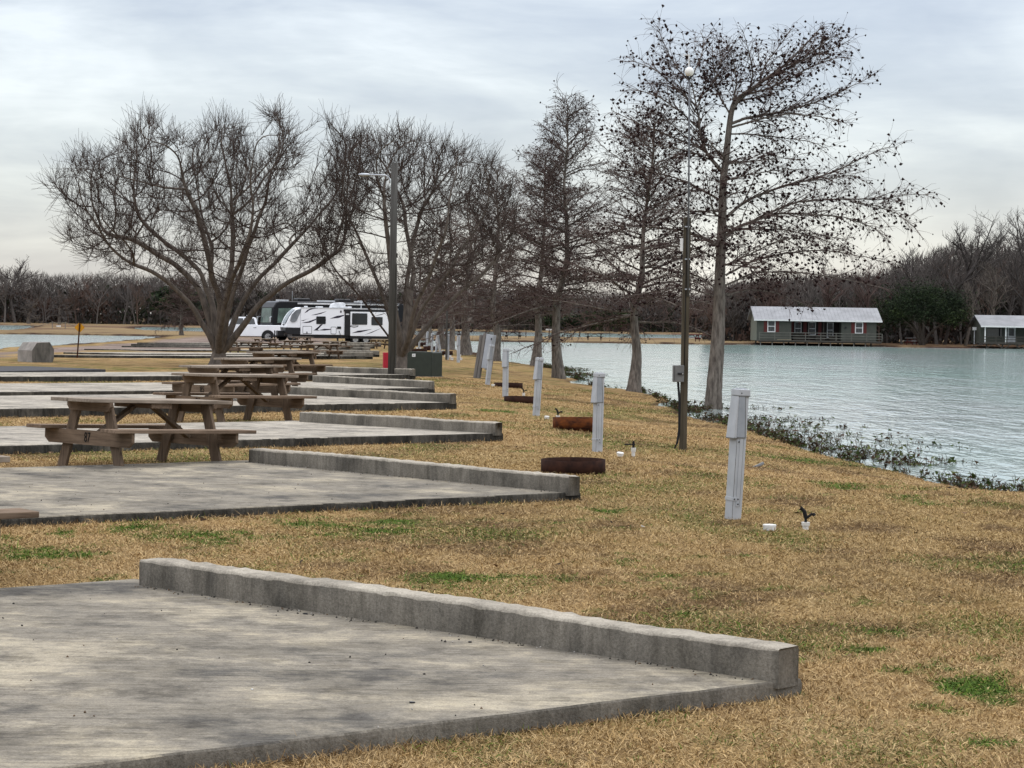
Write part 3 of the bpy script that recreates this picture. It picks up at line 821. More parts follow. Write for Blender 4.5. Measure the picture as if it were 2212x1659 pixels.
# ---- the big cypress beside the lake: limbs laid out after the photograph, given their own depth
def cyp_big():
    rg = np.random.default_rng(5)
    base = ground(1540, 905); Y = base[1]
    def c1(x, y, dy): return at((2350 + x * .66306) / 1.8228, (50 + y * .66306) / 1.8228, Y + dy)
    def path(lst, d0, d1):
        n = len(lst); return [c1(x, y, d0 + (d1 - d0) * i / (n - 1)) for i, (x, y) in enumerate(lst)]
    b0 = np.array(base) - [0, 0, .25]
    TR = [b0, at(1541, 860, Y), at(1549, 760, Y), at(1553, 690, Y), at(1556, 560, Y), c1(745, 1230, 0), c1(750, 1000, 0), c1(768, 850, 0), c1(785, 690, 0), c1(800, 560, 0), c1(850, 500, .0), c1(905, 465, .1)]
    tr = flare_trunk(TR, .215, .062, 1.30, .5, 18, rg)
    limbs = []
    def L(lst, d0, d1, r0, r1=.007): limbs.append((path(lst, d0, d1), r0 * .74, r1))
    L([(900, 470), (990, 400), (1100, 320), (1210, 200), (1310, 90), (1350, 40)], .1, .5, .07)
    L([(1010, 390), (1180, 300), (1330, 190), (1430, 90)], .2, -.6, .04)
    L([(1080, 330), (1250, 270), (1390, 210), (1495, 165)], .3, .9, .035)
    L([(960, 420), (1000, 300), (1080, 200), (1140, 110)], .2, .8, .03)
    L([(905, 465), (930, 360), (900, 230), (860, 100)], .1, -.9, .03)
    L([(870, 490), (1050, 440), (1250, 330), (1420, 260), (1500, 270)], .1, -.4, .035)
    L([(750, 950), (690, 880), (640, 810), (615, 700), (600, 560), (570, 430), (560, 330)], 0, -.3, .075)
    L([(610, 690), (500, 590), (380, 500), (190, 440)], -.1, -.7, .035)
    L([(600, 560), (480, 450), (330, 330), (205, 290)], -.2, .5, .032)
    L([(575, 440), (480, 330), (410, 200), (365, 75)], -.3, .1, .026)
    L([(565, 380), (620, 260), (640, 160), (615, 120)], -.3, .4, .024)
    L([(600, 520), (700, 420), (740, 300), (720, 160)], -.2, .3, .030)
    L([(640, 810), (520, 770), (330, 700), (80, 580)], -.1, .6, .035)
    L([(690, 880), (560, 830), (400, 800), (220, 760), (60, 720)], 0, -.8, .032)
    L([(790, 660), (880, 630), (1080, 595), (1300, 530), (1500, 440), (1640, 370)], 0, .5, .055)
    L([(800, 680), (980, 630), (1150, 600), (1330, 620), (1480, 660)], 0, -.6, .04)
    L([(785, 720), (950, 720), (1120, 740), (1290, 770), (1370, 800)], 0, .9, .03)
    L([(770, 900), (930, 880), (1080, 850), (1240, 870)], 0, -1.0, .026)
    L([(760, 1230), (840, 1150), (960, 1080), (1140, 1020), (1340, 970), (1500, 905), (1690, 800), (1790, 795)], 0, .6, .06)
    L([(1200, 1005), (1380, 985), (1520, 960), (1620, 1010)], .3, -.2, .025)
    L([(790, 600), (720, 480), (700, 330), (690, 190)], 0, .5, .034)
    L([(800, 560), (830, 420), (820, 300), (775, 180)], 0, -.5, .034)
    L([(620, 640), (540, 520), (470, 380), (420, 290)], -.1, -.9, .028)
    L([(600, 560), (640, 430), (700, 330), (770, 240)], -.2, .8, .028)
    L([(690, 870), (560, 760), (420, 640), (290, 560)], -.1, .4, .03)
    L([(745, 1000), (900, 960), (1080, 930), (1250, 930)], 0, -.5, .03)
    L([(755, 1330), (830, 1280), (960, 1220), (1080, 1185), (1250, 1190), (1450, 1200), (1620, 1260), (1720, 1340)], 0, -.7, .06)
    L([(1000, 1200), (1180, 1130), (1400, 1120), (1600, 1125), (1730, 1115), (1830, 1080), (1965, 1085)], -.2, .3, .038)
    L([(1500, 1122), (1650, 1150), (1800, 1200), (1900, 1290)], .2, -.5, .022)
    L([(770, 1270), (900, 1290), (1100, 1290), (1300, 1340), (1480, 1420)], 0, 1.1, .03)
    L([(765, 1560), (900, 1480), (1100, 1420), (1350, 1400), (1600, 1440), (1760, 1480)], 0, .4, .04)
    L([(760, 1620), (950, 1540), (1200, 1540), (1450, 1580), (1700, 1640)], 0, -.9, .035)
    L([(760, 1500), (900, 1440), (1080, 1350), (1300, 1310), (1500, 1350)], 0, -1.3, .03)
    L([(740, 1120), (640, 1060), (480, 980), (300, 930), (140, 880)], 0, .5, .045)
    L([(735, 1180), (600, 1180), (420, 1160), (230, 1190)], 0, -1.0, .03)
    L([(735, 1400), (640, 1340), (500, 1290), (260, 1270), (0, 1260)], 0, .3, .06)
    L([(730, 1470), (600, 1400), (440, 1380), (200, 1400)], 0, -.9, .035)
    L([(725, 1650), (600, 1560), (430, 1530), (180, 1560)], 0, .6, .035)
    L([(720, 1690), (560, 1640), (380, 1650), (160, 1700)], 0, -.5, .03)
    L([(770, 1680), (900, 1640), (1060, 1660), (1260, 1740)], 0, .5, .028)
    # limbs that run towards and away from the camera
    for k in range(15):
        h = rg.uniform(.30, .93); i = int(h * 11); p = TR[i]; q = TR[min(11, i + 1)]
        p0 = np.array(p) + (np.array(q) - np.array(p)) * rg.random()
        a = rg.choice([-1, 1]) * rg.uniform(.55, 2.6); ln = rg.uniform(.9, 2.2) * (1.15 - .5 * h)
        dv = np.array([math.cos(a) * .7, math.sin(a), rg.uniform(.05, .5)]); pts = [p0]
        for _ in range(5): pts.append(pts[-1] + unit(dv) * ln / 5); dv = dv + rg.normal(0, .16, 3)
        limbs.append((pts, .032, .007))
    Lm, Sc, Tw, Sd = side_growth(limbs, rg, 1.10, .078, .44, .078, .46, .66, .10, .0042)
    crown = cat_mesh([tubes(Sc, 4), tubes(Tw, 3)])
    lm = cat_mesh([tr, tubes(Lm, 7)])
    sv = seed_balls(np.array(Sd), rg.uniform(.022, .046, len(Sd)), rg)
    return plant_tree('bald_cypress', base, [('trunk', *lm, M['bark_cypress'], True, None), ('crown', *crown, M['twig_brown'], False, None), ('seed_cone', *sv, M['seed'], False, 'stuff')],
                      'large leaning bald cypress hung with dark seed cones, nearest tree, behind the globe lamp post', 'tree')
cyp_big()

def cypress(base_px, top_px, label, seed, r=.17, wmax=2.4, seeds=.3, nl=46, bare=.16, dens=1.0, flare=1.6, kx=1.0, name='bald_cypress', group='bald cypresses along the lakeshore', Y=None, trunk_mat='bark_cypress', twig='twig_brown', twr=.0055, sec=.8, shape=.66, left=1.0, right=1.0):
    rg = np.random.default_rng(seed)
    base = ground(*base_px)
    if Y is not None:
        b_ = at(base_px[0], base_px[1], Y); base = np.array([b_[0], Y, gz1(b_[0], Y)])
    Yb = base[1]; top = at(*top_px, Yb)
    H = top[2] - base[2]
    k = 7; TR = [np.array(base) - [0, 0, .2]]
    for i in range(1, k + 1):
        f = i / k; p = np.array(base) * (1 - f) + np.array(top) * f
        if i < k: p = p + np.array([rg.normal(0, .012 * H), rg.normal(0, .012 * H), 0])
        TR.append(p)
    tr = flare_trunk(TR, r, .018, flare, .06 * H + .1, 12, rg)
    Q = resample(TR, .1); limbs = []
    for j in range(nl):
        f = bare + (1 - bare) * ((j + rg.random()) / nl) ** .95
        p0 = Q[min(len(Q) - 1, int(f * len(Q)))]
        u = (f - bare) / (1 - bare)
        ln = wmax * (1 - u) ** shape * rg.uniform(.6, 1.12) + .25
        a = rg.uniform(0, 2 * PI)
        ln *= (left if math.cos(a) < 0 else right) if abs(math.cos(a)) > .4 else 1
        el = .02 + .75 * u + rg.normal(0, .12)
        dv = np.array([math.cos(a), math.sin(a), math.tan(el)]); dv = unit(dv); pts = [p0]
        for q in range(5):
            pts.append(pts[-1] + dv * ln / 5); dv = unit(dv + rg.normal(0, .13, 3) + np.array([0, 0, .05 - .11 * (1 - u)]))
        limbs.append((pts, max(.012, r * .24 * (1 - .6 * u)), .007))
    Lm, Sc, Tw, Sd = side_growth(limbs, rg, sec * 1.1, .115 / dens, .40, .09 / dens, .4, seeds, .12, twr * 1.1)
    crown = cat_mesh([tubes(Sc, 3), tubes(Tw, 3)])
    lm = cat_mesh([tr, tubes(Lm, 5)])
    parts = [('trunk', *lm, M[trunk_mat], True, None), ('crown', *crown, M[twig], False, None)]
    if Sd:
        sv = seed_balls(np.array(Sd), rg.uniform(.018, .038, len(Sd)), rg); parts.append(('seed_cone', *sv, M['seed'], False, 'stuff'))
    return plant_tree(name, base, parts, label, 'tree', group)
cypress((1368, 846), (1413, 262), 'bald cypress with slim crown standing left of the globe lamp post at the bank', 21, .165, 3.4, .26, 80, .27, 1.05, 1.65, left=1.0, right=.85)
cypress((1207, 817), (1226, 228), 'tall straight bald cypress with thick grey trunk, midway between both lamp poles', 22, .185, 3.5, .28, 88, .25, 1.1, 1.5, left=1.0, right=1.05)
cypress((1157, 790), (1178, 330), 'thinner flared cypress just left of the tall straight one, roots in the water', 23, .19, 3.8, .24, 80, .25, 1.0, 1.8, twr=.007)
cypress((1067, 779), (1075, 370), 'cypress with dark trunk directly behind the tilted electrical cabinet', 24, .22, 3.8, .05, 76, .18, 1.0, 1.7, twr=.008)
cypress((1003, 766), (1012, 420), 'wide flared cypress with a reddish hump at its root, left of the electrical cabinet', 25, .27, 3.6, .0, 46, .2, .7, 1.6, twr=.010, sec=1.0)
cypress((1015, 763), (1022, 440), 'slim second stem close beside the flared cypress with the reddish root hump', 26, .16, 2.6, .0, 34, .2, .6, 1.3, twr=.010, sec=1.0)
cypress((973, 755), (975, 470), 'distant slim cypress standing by the spit picnic table', 27, .22, 3.8, .0, 40, .22, .6, 1.5, twr=.013, sec=1.1)
cypress((957, 754), (950, 480), 'distant cypress just left of the slim one, behind the row of grey pedestals', 28, .25, 4.0, .0, 40, .22, .6, 1.5, twr=.013, sec=1.1)
cypress((927, 745), (925, 500), 'farther pale grey cypress trunk behind the green utility box', 29, .33, 4.2, .0, 38, .25, .5, 1.4, twr=.016, sec=1.2)
cypress((914, 741), (905, 520), 'farthest cypress of the row, left of the pale grey trunk', 30, .33, 4.2, .0, 38, .25, .5, 1.4, twr=.016, sec=1.2)

# ---- vase shaped trees grown by space colonisation inside their own crown volume
def in_poly(x, y, poly):
    ins = np.zeros(x.shape, bool); n = len(poly)
    for i in range(n):
        (x0, y0), (x1, y1) = poly[i], poly[(i + 1) % n]
        if y0 != y1: ins ^= ((y0 > y) != (y1 > y)) & (x < (x1 - x0) * (y - y0) / (y1 - y0) + x0)
    return ins
def colonise(att, stems, D, dk, di, iters, rg, bias):
    pos, par = [], []
    for st in stems:
        Q = resample(st['p'], D); jn = rg.normal(0, .05, Q.shape); jn[:3] = 0; jn = np.cumsum(jn, 0); Q = Q + jn - np.linspace(0, 1, len(Q))[:, None] * jn[-1]; pi = st['parent'](pos) if callable(st.get('parent')) else -1
        for q in Q: pos.append(q); par.append(pi); pi = len(pos) - 1
    A = att.copy(); nn = np.zeros(len(A), int); nd = np.full(len(A), 1e9)
    def upd(lo):
        P = np.array(pos[lo:])
        for s in range(0, len(P), 400):
            d_ = np.linalg.norm(A[:, None, :] - P[None, s:s + 400], axis=2)
            j = d_.argmin(1); m = d_[np.arange(len(A)), j]
            b = m < nd; nd[b] = m[b]; nn[b] = j[b] + lo + s
    upd(0); used = set()
    for it in range(iters):
        live = nd > dk
        A = A[live]; nn = nn[live]; nd = nd[live]
        if len(A) == 0: break
        act = nd < di
        ids = np.unique(nn[act])
        if len(ids) == 0: break
        lo = len(pos); P = np.array(pos)
        v = A - P[nn]; v /= np.linalg.norm(v, axis=1, keepdims=True) + 1e-9
        S = np.zeros((lo, 3)); np.add.at(S, nn[act], v[act])
        for i in ids:
            dv = unit(unit(S[i]) + rg.normal(0, .20, 3) + bias)
            key = (int(i), tuple(np.round(dv * 2).astype(int)))
            if key in used: continue
            used.add(key); pos.append(P[i] + dv * D); par.append(int(i))
        if len(pos) == lo: break
        upd(lo)
    return np.array(pos), np.array(par)
def chains(pos, par, tip, expo=2.3):
    n = len(pos); r = np.zeros(n); kids = [[] for _ in range(n)]
    for i in range(n - 1, -1, -1):
        r[i] = tip if not kids[i] else sum(r[k] ** expo for k in kids[i]) ** (1 / expo)
        if par[i] >= 0: kids[par[i]].append(i)
    out = []; st = [i for i in range(n) if par[i] < 0]
    while st:
        i = st.pop(); ch = [par[i]] if par[i] >= 0 else []
        r0 = None
        while True:
            ch.append(i)
            if not kids[i]: break
            ks = sorted(kids[i], key=lambda k: -r[k])
            st.extend(ks[1:]); i = ks[0]
        Q = pos[ch].copy(); rr = r[ch].copy()
        if par[ch[0]] >= 0 or len(ch) > 1: rr[0] = min(rr[0], rr[1] * 1.35)
        for _ in range(2):
            if len(Q) > 2: Q[1:-1] = (Q[:-2] + 2 * Q[1:-1] + Q[2:]) / 4
        out.append((Q, rr))
    return out, r, kids
def vase_tree(base_px, outline, stems_px, depth, label, seed, natt=2600, D=.27, tip=.0085, trunk_r=.30, fork_py=735, lowcut=640, twigs=3, scale_r=1.0):
    rg = np.random.default_rng(seed)
    base = ground(*base_px); Y = base[1]
    xs = np.array([p[0] for p in outline]); ys = np.array([p[1] for p in outline])
    cx = (xs.min() + xs.max()) / 2; hw = (xs.max() - xs.min()) / 2
    px = rg.uniform(xs.min(), xs.max(), natt * 3); py = rg.uniform(ys.min(), ys.max(), natt * 3)
    ok = in_poly(px, py, outline)
    # fewer points low inside the bowl
    low = np.clip((py - (ys.min() + .42 * (ys.max() - ys.min()))) / (.5 * (ys.max() - ys.min())), 0, 1) * (1 - np.clip(np.abs(px - cx) / hw, 0, 1) ** 1.5)
    ok &= rg.random(len(px)) > low * .88
    ok &= vnoise(px / 62, py / 48, seed) > .30
    px, py = px[ok][:natt], py[ok][:natt]
    hd = depth * np.sqrt(np.clip(1 - ((px - cx) / (hw * 1.02)) ** 2, .06, 1))
    dz = rg.uniform(-1, 1, len(px)) * hd
    att = np.array([at(a, b, Y + d_) for a, b, d_ in zip(px, py, dz)])
    fork = at(base_px[0], fork_py, Y)
    stems = []
    for lst, d1 in stems_px:
        n = len(lst)
        stems.append({'p': [fork - np.array([0, 0, .25])] + [at(a, b, Y + d1 * (i + 1) / n) for i, (a, b) in enumerate(lst)]})
    pos, par = colonise(att, stems, D, D * 1.25, 2.6, 70, rg, np.array([0, 0, .17]))
    ch, r, kids = chains(pos, par, tip)
    big = [c for c in ch if c[1].max() > .034]; small = [c for c in ch if c[1].max() <= .034]
    sc_ = scale_r
    big = [(q, rr * sc_ * (1 + 1.25 * np.exp(-np.linalg.norm(q - fork, axis=1) / 1.0))) for q, rr in big]
    # twigs
    ends = np.nonzero(r < tip * 3.2)[0]
    tw = []
    for i in ends:
        nt_ = twigs if kids[i] else twigs + 2
        if rg.random() < .25: nt_ += 2
        pd = unit(pos[i] - pos[par[i]]) if par[i] >= 0 else np.array([0, 0, 1.0])
        for _ in range(nt_):
            dv = unit(pd * .9 + rg.normal(0, .42, 3) + np.array([0, 0, .55])); L = rg.uniform(.25, .95); p = pos[i].copy(); pts = [p]
            for q in range(3):
                p = p + dv * L / 3; pts.append(p); dv = unit(dv + rg.normal(0, .2, 3) + np.array([0, 0, .10]))
            tw.append((np.array(pts), np.array([.0058, .0052, .0045, .0034])))
    Q = [np.array(base) - [0, 0, .25], np.array(base) + [0, 0, .15], fork - np.array([0, 0, .35]), fork + np.array([0, 0, .1])]
    tv = flare_trunk(Q, trunk_r * 1.05, trunk_r * .42, 1.2, .35, 18, rg)
    trunk = cat_mesh([tv, tubes(big, 8)])
    crown = cat_mesh([tubes(small, 4), tubes(tw, 3)])
    print('vase', len(pos), len(tw))
    return plant_tree('vase_tree', base, [('trunk', *trunk, M['bark_grey'], True, None), ('crown', *crown, M['twig_dark'], False, None)], label, 'tree', 'bare vase shaped trees on the lawn')
vase_tree((472, 788), [(95, 405), (118, 350), (185, 330), (235, 345), (262, 300), (320, 243), (360, 290), (420, 300), (470, 245), (520, 290), (560, 243), (620, 250), (640, 300), (700, 262), (770, 275), (810, 320), (800, 420), (770, 490), (735, 560),
                       (660, 590), (600, 600), (540, 640), (480, 700), (430, 640), (340, 610), (240, 590), (170, 560), (130, 520), (150, 470)],
          [([(456, 728), (443, 692), (405, 648), (350, 600), (270, 565)], -.8), ([(465, 715), (452, 650), (425, 585), (370, 520), (300, 470)], .8), ([(474, 715), (470, 650), (455, 570), (430, 470), (395, 390)], -1.6),
           ([(482, 712), (484, 640), (490, 560), (500, 450)], 1.7), ([(490, 715), (505, 650), (530, 570), (560, 470)], -1.2), ([(498, 722), (525, 665), (570, 600), (640, 520)], 1.0), ([(503, 728), (540, 685), (590, 625), (680, 575), (740, 540)], -.5),
           ([(462, 722), (440, 660), (395, 590), (320, 540), (220, 500)], 1.6), ([(478, 715), (475, 660), (468, 590), (450, 510)], 2.8), ([(486, 715), (498, 650), (515, 580), (540, 510)], -3.0)],
          4.6, 'spreading bare grey tree on the lawn in front of the white pickup', 41, 3400, .25, .0080, .40, 750, scale_r=1.3, twigs=3)
vase_tree((868, 798), [(690, 590), (668, 500), (690, 400), (740, 330), (775, 290), (830, 300), (872, 278), (910, 300), (980, 318), (1040, 345), (1085, 350), (1112, 420), (1118, 520), (1100, 580), (1040, 615), (970, 640), (900, 690), (840, 690), (770, 650)],
          [([(856, 745), (825, 700), (785, 650), (735, 600)], -.5), ([(858, 742), (842, 680), (812, 600), (775, 510)], .9), ([(864, 740), (858, 660), (846, 560), (830, 440)], -1.3), ([(872, 740), (880, 660), (895, 560), (915, 440)], 1.2),
           ([(880, 742), (908, 690), (950, 620), (1000, 530)], -.9), ([(886, 748), (930, 695), (985, 645), (1050, 590), (1085, 540)], .5), ([(868, 742), (868, 660), (872, 560), (868, 440)], 2.4), ([(876, 745), (895, 680), (925, 600), (965, 500)], -2.4)],
          3.4, 'dense bare brown tree behind the tall wooden lamp pole', 43, 2300, .25, .0078, .38, 758, twigs=3, scale_r=1.25)

# ---- far woodland
def bare_tree(rg, h=9.0, spread=.36, lv=4, base_r=.16, twist=.11, start=.28):
    polys = []
    def rec(p, dv, L, r, lev):
        n = 4 if lev else 6; pts = [p]; d_ = dv
        for _ in range(n - 1):
            d_ = unit(d_ + rg.normal(0, twist, 3) + np.array([0, 0, .10 if lev else .05])); pts.append(pts[-1] + d_ * L / (n - 1))
        pts = np.array(pts); polys.append((pts, np.linspace(r, r * (.4 if lev < lv - 1 else .6), n)))
        if lev >= lv - 1: return
        k = [11, 6, 6, 3][lev]
        for j in range(k):
            f = (start if lev == 0 else .25) + (1 - (start if lev == 0 else .25)) * (j + rg.random()) / k
            q = min(n - 2, int(f * (n - 1))); fr = f * (n - 1) - q
            p0 = pts[q] * (1 - fr) + pts[q + 1] * fr
            a = rg.uniform(0, 2 * PI); el = rg.uniform(.15, .95)
            lat = np.array([math.cos(a), math.sin(a), 0])
            nd = unit(unit(pts[q + 1] - pts[q]) * (.6 if lev else .5) + lat * rg.uniform(.5, 1.0) + np.array([0, 0, .22]))
            rec(p0, nd, L * rg.uniform(.36, .58) * (1.0 if lev else (1.15 - .55 * f)), max(.011, r * .42), lev + 1)
    rec(np.zeros(3), np.array([0, 0, 1.0]), h * .72, base_r, 0)
    V, F = tubes(polys, 3)
    V *= np.array([1, 1, h / max(1e-6, V[:, 2].max())])
    return V, F
protos = [bare_tree(np.random.default_rng(300 + i), 10.0, lv=4, base_r=.17 + .03 * (i % 3), start=.2 + .08 * (i % 3)) for i in range(7)]
def cloud_leaves(C, size, rg, flat=.5):
    """one small triangle per centre"""
    n = len(C)
    a = rg.normal(0, 1, (n, 3, 3)) * np.asarray(size).reshape(-1, 1, 1); a[:, :, 2] *= flat
    V = (C[:, None, :] + a).reshape(-1, 3)
    return V, np.arange(n * 3).reshape(n, 3)
def col_mat(name, rough=.9):
    m, nt, b = new_mat(name); b.inputs['Roughness'].default_value = rough; b.inputs['Specular IOR Level'].default_value = .1
    nt.links.new(N(nt, 'ShaderNodeVertexColor', layer_name='col').outputs[0], b.inputs['Base Color']); return m
M['wood_col'] = col_mat('far_wood')
def woodland(spots, hfun, seed):
    """spots: list of (x,y). one mesh of bare trees"""
    rg = np.random.default_rng(seed); Vs, Fs, Cs, o = [], [], [], 0
    for x, y in spots:
        V, F = protos[rg.integers(len(protos))]
        h = hfun(x, y) * rg.uniform(.72, 1.08) / 10; a = rg.uniform(0, 2 * PI); s = h * rg.uniform(.75, 1.15)
        c, sn = math.cos(a), math.sin(a)
        W = np.stack([(V[:, 0] * c - V[:, 1] * sn) * s + x, (V[:, 0] * sn + V[:, 1] * c) * s + y, V[:, 2] * h + float(land_base(np.array([y]))[0]) - .2], 1)
        k = rg.uniform(.65, 1.35); tone = np.array([.10, .088, .080]) if rg.random() < .7 else np.array([.10, .07, .056])
        Vs.append(W); Fs.append(F + o); Cs.append(np.repeat((tone * k)[None], len(W), 0)); o += len(W)
    return np.concatenate(Vs), np.concatenate(Fs), np.concatenate(Cs)
rgw = np.random.default_rng(77)
def far_h(x, y):
    px = 1106 + x / y * FOC
    return np.interp(px, [-400, 0, 150, 300, 450, 700, 1000, 1300, 1700], [11.5, 11, 10.6, 11.2, 10.2, 10, 8.6, 8, 9]) * FS
spotsA = []
for row, yb in enumerate([q * FS for q in (432, 446, 462, 480)]):
    x = -.40 * yb
    while x < .16 * yb:
        spotsA.append((x, yb + rgw.uniform(-6, 6))); x += rgw.uniform(1.7, 4.0)
def near_h(x, y):
    px = 1106 + x / y * FOC
    return np.interp(px, [1500, 1600, 1750, 1900, 1960, 2040, 2120, 2200, 2500, 3500], [6.5, 7.8, 9.2, 9.6, 11, 13, 13.4, 15, 15, 14]) * FS * .92
spotsB = []
for row, yb in enumerate([q * FS for q in (252, 260, 269, 280)]):
    x = .092 * yb
    while x < .42 * yb:
        spotsB.append((x, yb + rgw.uniform(-4, 4))); x += rgw.uniform(1.3, 3.0)
V, F, C = woodland(spotsA, far_h, 81)
tag(np_mesh('far_woodland', V, F, M['wood_col'], col=C), 'grey brown bare woodland across the far left shore', 'woodland', kind='stuff')
V, F, C = woodland(spotsB, near_h, 82)
tag(np_mesh('right_woodland', V, F, M['wood_col'], col=C), 'grey brown bare woodland behind the lakeside cabins', 'woodland', kind='stuff')
# understorey: brush and saplings under the trees
def brush(y0, y1, t0, t1, n, hf, seed, size):
    rg = np.random.default_rng(seed)
    y = rg.uniform(y0, y1, n); x = rg.uniform(t0, t1, n) * y
    hm = hf(x, y)
    lump = .35 + .9 * fbm(x * .16, y * .10, seed, 3)
    z = land_base(y) + rg.random(n) ** .8 * hm * .72 * lump
    V, F = cloud_leaves(np.stack([x, y, z], 1), rg.uniform(.5, 1.2, n) * size, rg, 1.6)
    k = fbm(x * .22, y * .12 + z * .3, seed + 3, 3)
    base = np.where((k > .60)[:, None], np.array([.030, .036, .022]), np.where((k < .38)[:, None], np.array([.085, .055, .043]), np.array([.062, .055, .050])))
    C = base * rg.uniform(.55, 1.35, n)[:, None]
    # fine upright twigs that soften the skyline
    m = int(n * .9)
    y = rg.uniform(y0, y1, m); x = rg.uniform(t0, t1, m) * y
    z = land_base(y) + hf(x, y) * (.35 + .62 * rg.random(m) ** .8) * (.72 + .4 * fbm(x * .2, y * .13, seed + 9, 3))
    L = rg.uniform(.35, 1.3, m); wd_ = rg.uniform(.018, .045, m)
    dv = rg.normal(0, .42, (m, 3)); dv[:, 2] = 1; dv /= np.linalg.norm(dv, axis=1, keepdims=True)
    B = np.stack([x, y, z], 1); sd_ = np.stack([wd_, np.zeros(m), np.zeros(m)], 1)
    V2 = np.stack([B - sd_, B + sd_, B + dv * L[:, None]], 1).reshape(-1, 3)
    C2 = np.array([.105, .090, .080]) * rg.uniform(.6, 1.3, m)[:, None]
    return np.concatenate([V, V2]), np.concatenate([F, np.arange(m * 3).reshape(m, 3) + len(V)]), np.concatenate([np.repeat(C, 3, 0), np.repeat(C2, 3, 0)])
V, F, C = brush(436 * FS, 478 * FS, -.40, .16, 95000, far_h, 91, .28)
tag(np_mesh('far_undergrowth', V, F, M['wood_col'], col=C), 'dark brush under the far left woodland', 'undergrowth', kind='stuff')
V, F, C = brush(254 * FS, 285 * FS, .088, .42, 90000, near_h, 92, .19)
tag(np_mesh('right_undergrowth', V, F, M['wood_col'], col=C), 'dark brush under the woodland behind the cabins', 'undergrowth', kind='stuff')

# individual trees one can tell apart
def lone(px, top_py, Y, label, seed, mat='twig_grey', spread=1.0, base_r=.2, lv=4, start=.3, lean=0, name='bare_tree', group='tall bare trees above the woodland', twist=.16):
    rg = np.random.default_rng(seed); Y = Y * FS
    p = at(px, 740, Y); b = np.array([p[0], Y, gz1(p[0], Y)])
    h = at(px, top_py, Y)[2] - b[2]
    polysV, polysF = bare_tree(rg, h, lv=lv, base_r=base_r, start=start, twist=twist)
    V = polysV * np.array([spread, spread, 1]); V[:, 0] += V[:, 2] * lean
    t = empty(name, b); tag(t, label, 'tree', group)
    # trunk = the first polyline (6 points x 3 sides), crown = the rest
    nt_ = 18
    k = V[:nt_]; f_tr = polysF[(polysF < nt_).all(1)]; f_cr = polysF[(polysF >= nt_).all(1)] - nt_
    np_mesh('trunk', k, f_tr, M[mat], t); np_mesh('crown', V[nt_:], f_cr, M[mat], t)
    return t
lone(32, 548, 428, 'tall rounded bare tree rising over the far left woods', 501, spread=1.25, base_r=.28, start=.45)
lone(93, 580, 428, 'pale thin treetop over the far woods, right of the tall rounded one', 502, spread=.8, start=.6)
lone(2040, 448, 249, 'bare forked tree with twisted limbs above the dark live oak', 503, spread=1.15, base_r=.2, start=.4, twist=.24)
lone(2118, 478, 247, 'bushy grey tree left of the tallest tree at the right edge', 504, spread=1.2, base_r=.22, lv=4, start=.25)
lone(2200, 432, 248, 'tallest bare tree at the right edge of the picture', 505, spread=1.2, base_r=.24, start=.35)
lone(1975, 520, 250, 'lower bare tree between the brown cypress twigs and the forked tree', 506, spread=1.0, start=.35)
lone(2155, 560, 243, 'pale leaning tree behind the right hand cabin roof', 507, mat='bark_grey', spread=.9, base_r=.26, start=.3, lean=-.25, twist=.3)
lone(2085, 600, 242, 'pale grey double trunk tree between the live oak and right hand cabin', 508, mat='bark_grey', spread=.8, base_r=.28, start=.35, twist=.22)
lone(1660, 575, 246, 'brown bare tree right of the big cypress trunk behind the cabin', 509, mat='twig_brown', spread=1.2)
lone(1780, 555, 246, 'brown bare tree behind the middle of the long cabin', 510, mat='twig_brown', spread=1.2)
lone(1870, 560, 246, 'brown bare tree behind the right end of the long cabin', 511, mat='twig_brown', spread=1.1)
lone(60, 640, 425, 'crooked pale limbed tree low in the far left woods', 512, mat='bark_grey', spread=1.1, base_r=.3, start=.2, twist=.34)
cypress((62, 700), (64, 655), 'small pale cypress at the far left shore, nearest the frame edge', 601, .28, 2.6, 0, 26, .3, .5, 1.3, Y=405 * FS, twr=.03, sec=.9, trunk_mat='bark_grey', twig='twig_grey', group='small far cypresses')
cypress((128, 700), (128, 640), 'small pale cypress behind the rope fence and white notice', 602, .30, 3.2, 0, 28, .25, .5, 1.3, Y=400 * FS, twr=.03, sec=1.0, trunk_mat='bark_grey', twig='twig_grey', group='small far cypresses')
cypress((392, 724), (394, 600), 'rust brown conical cypress standing left of the spreading bare tree', 603, .20, 3.0, 0, 50, .2, .8, 1.6, twr=.016, sec=1.0, group='small far cypresses')
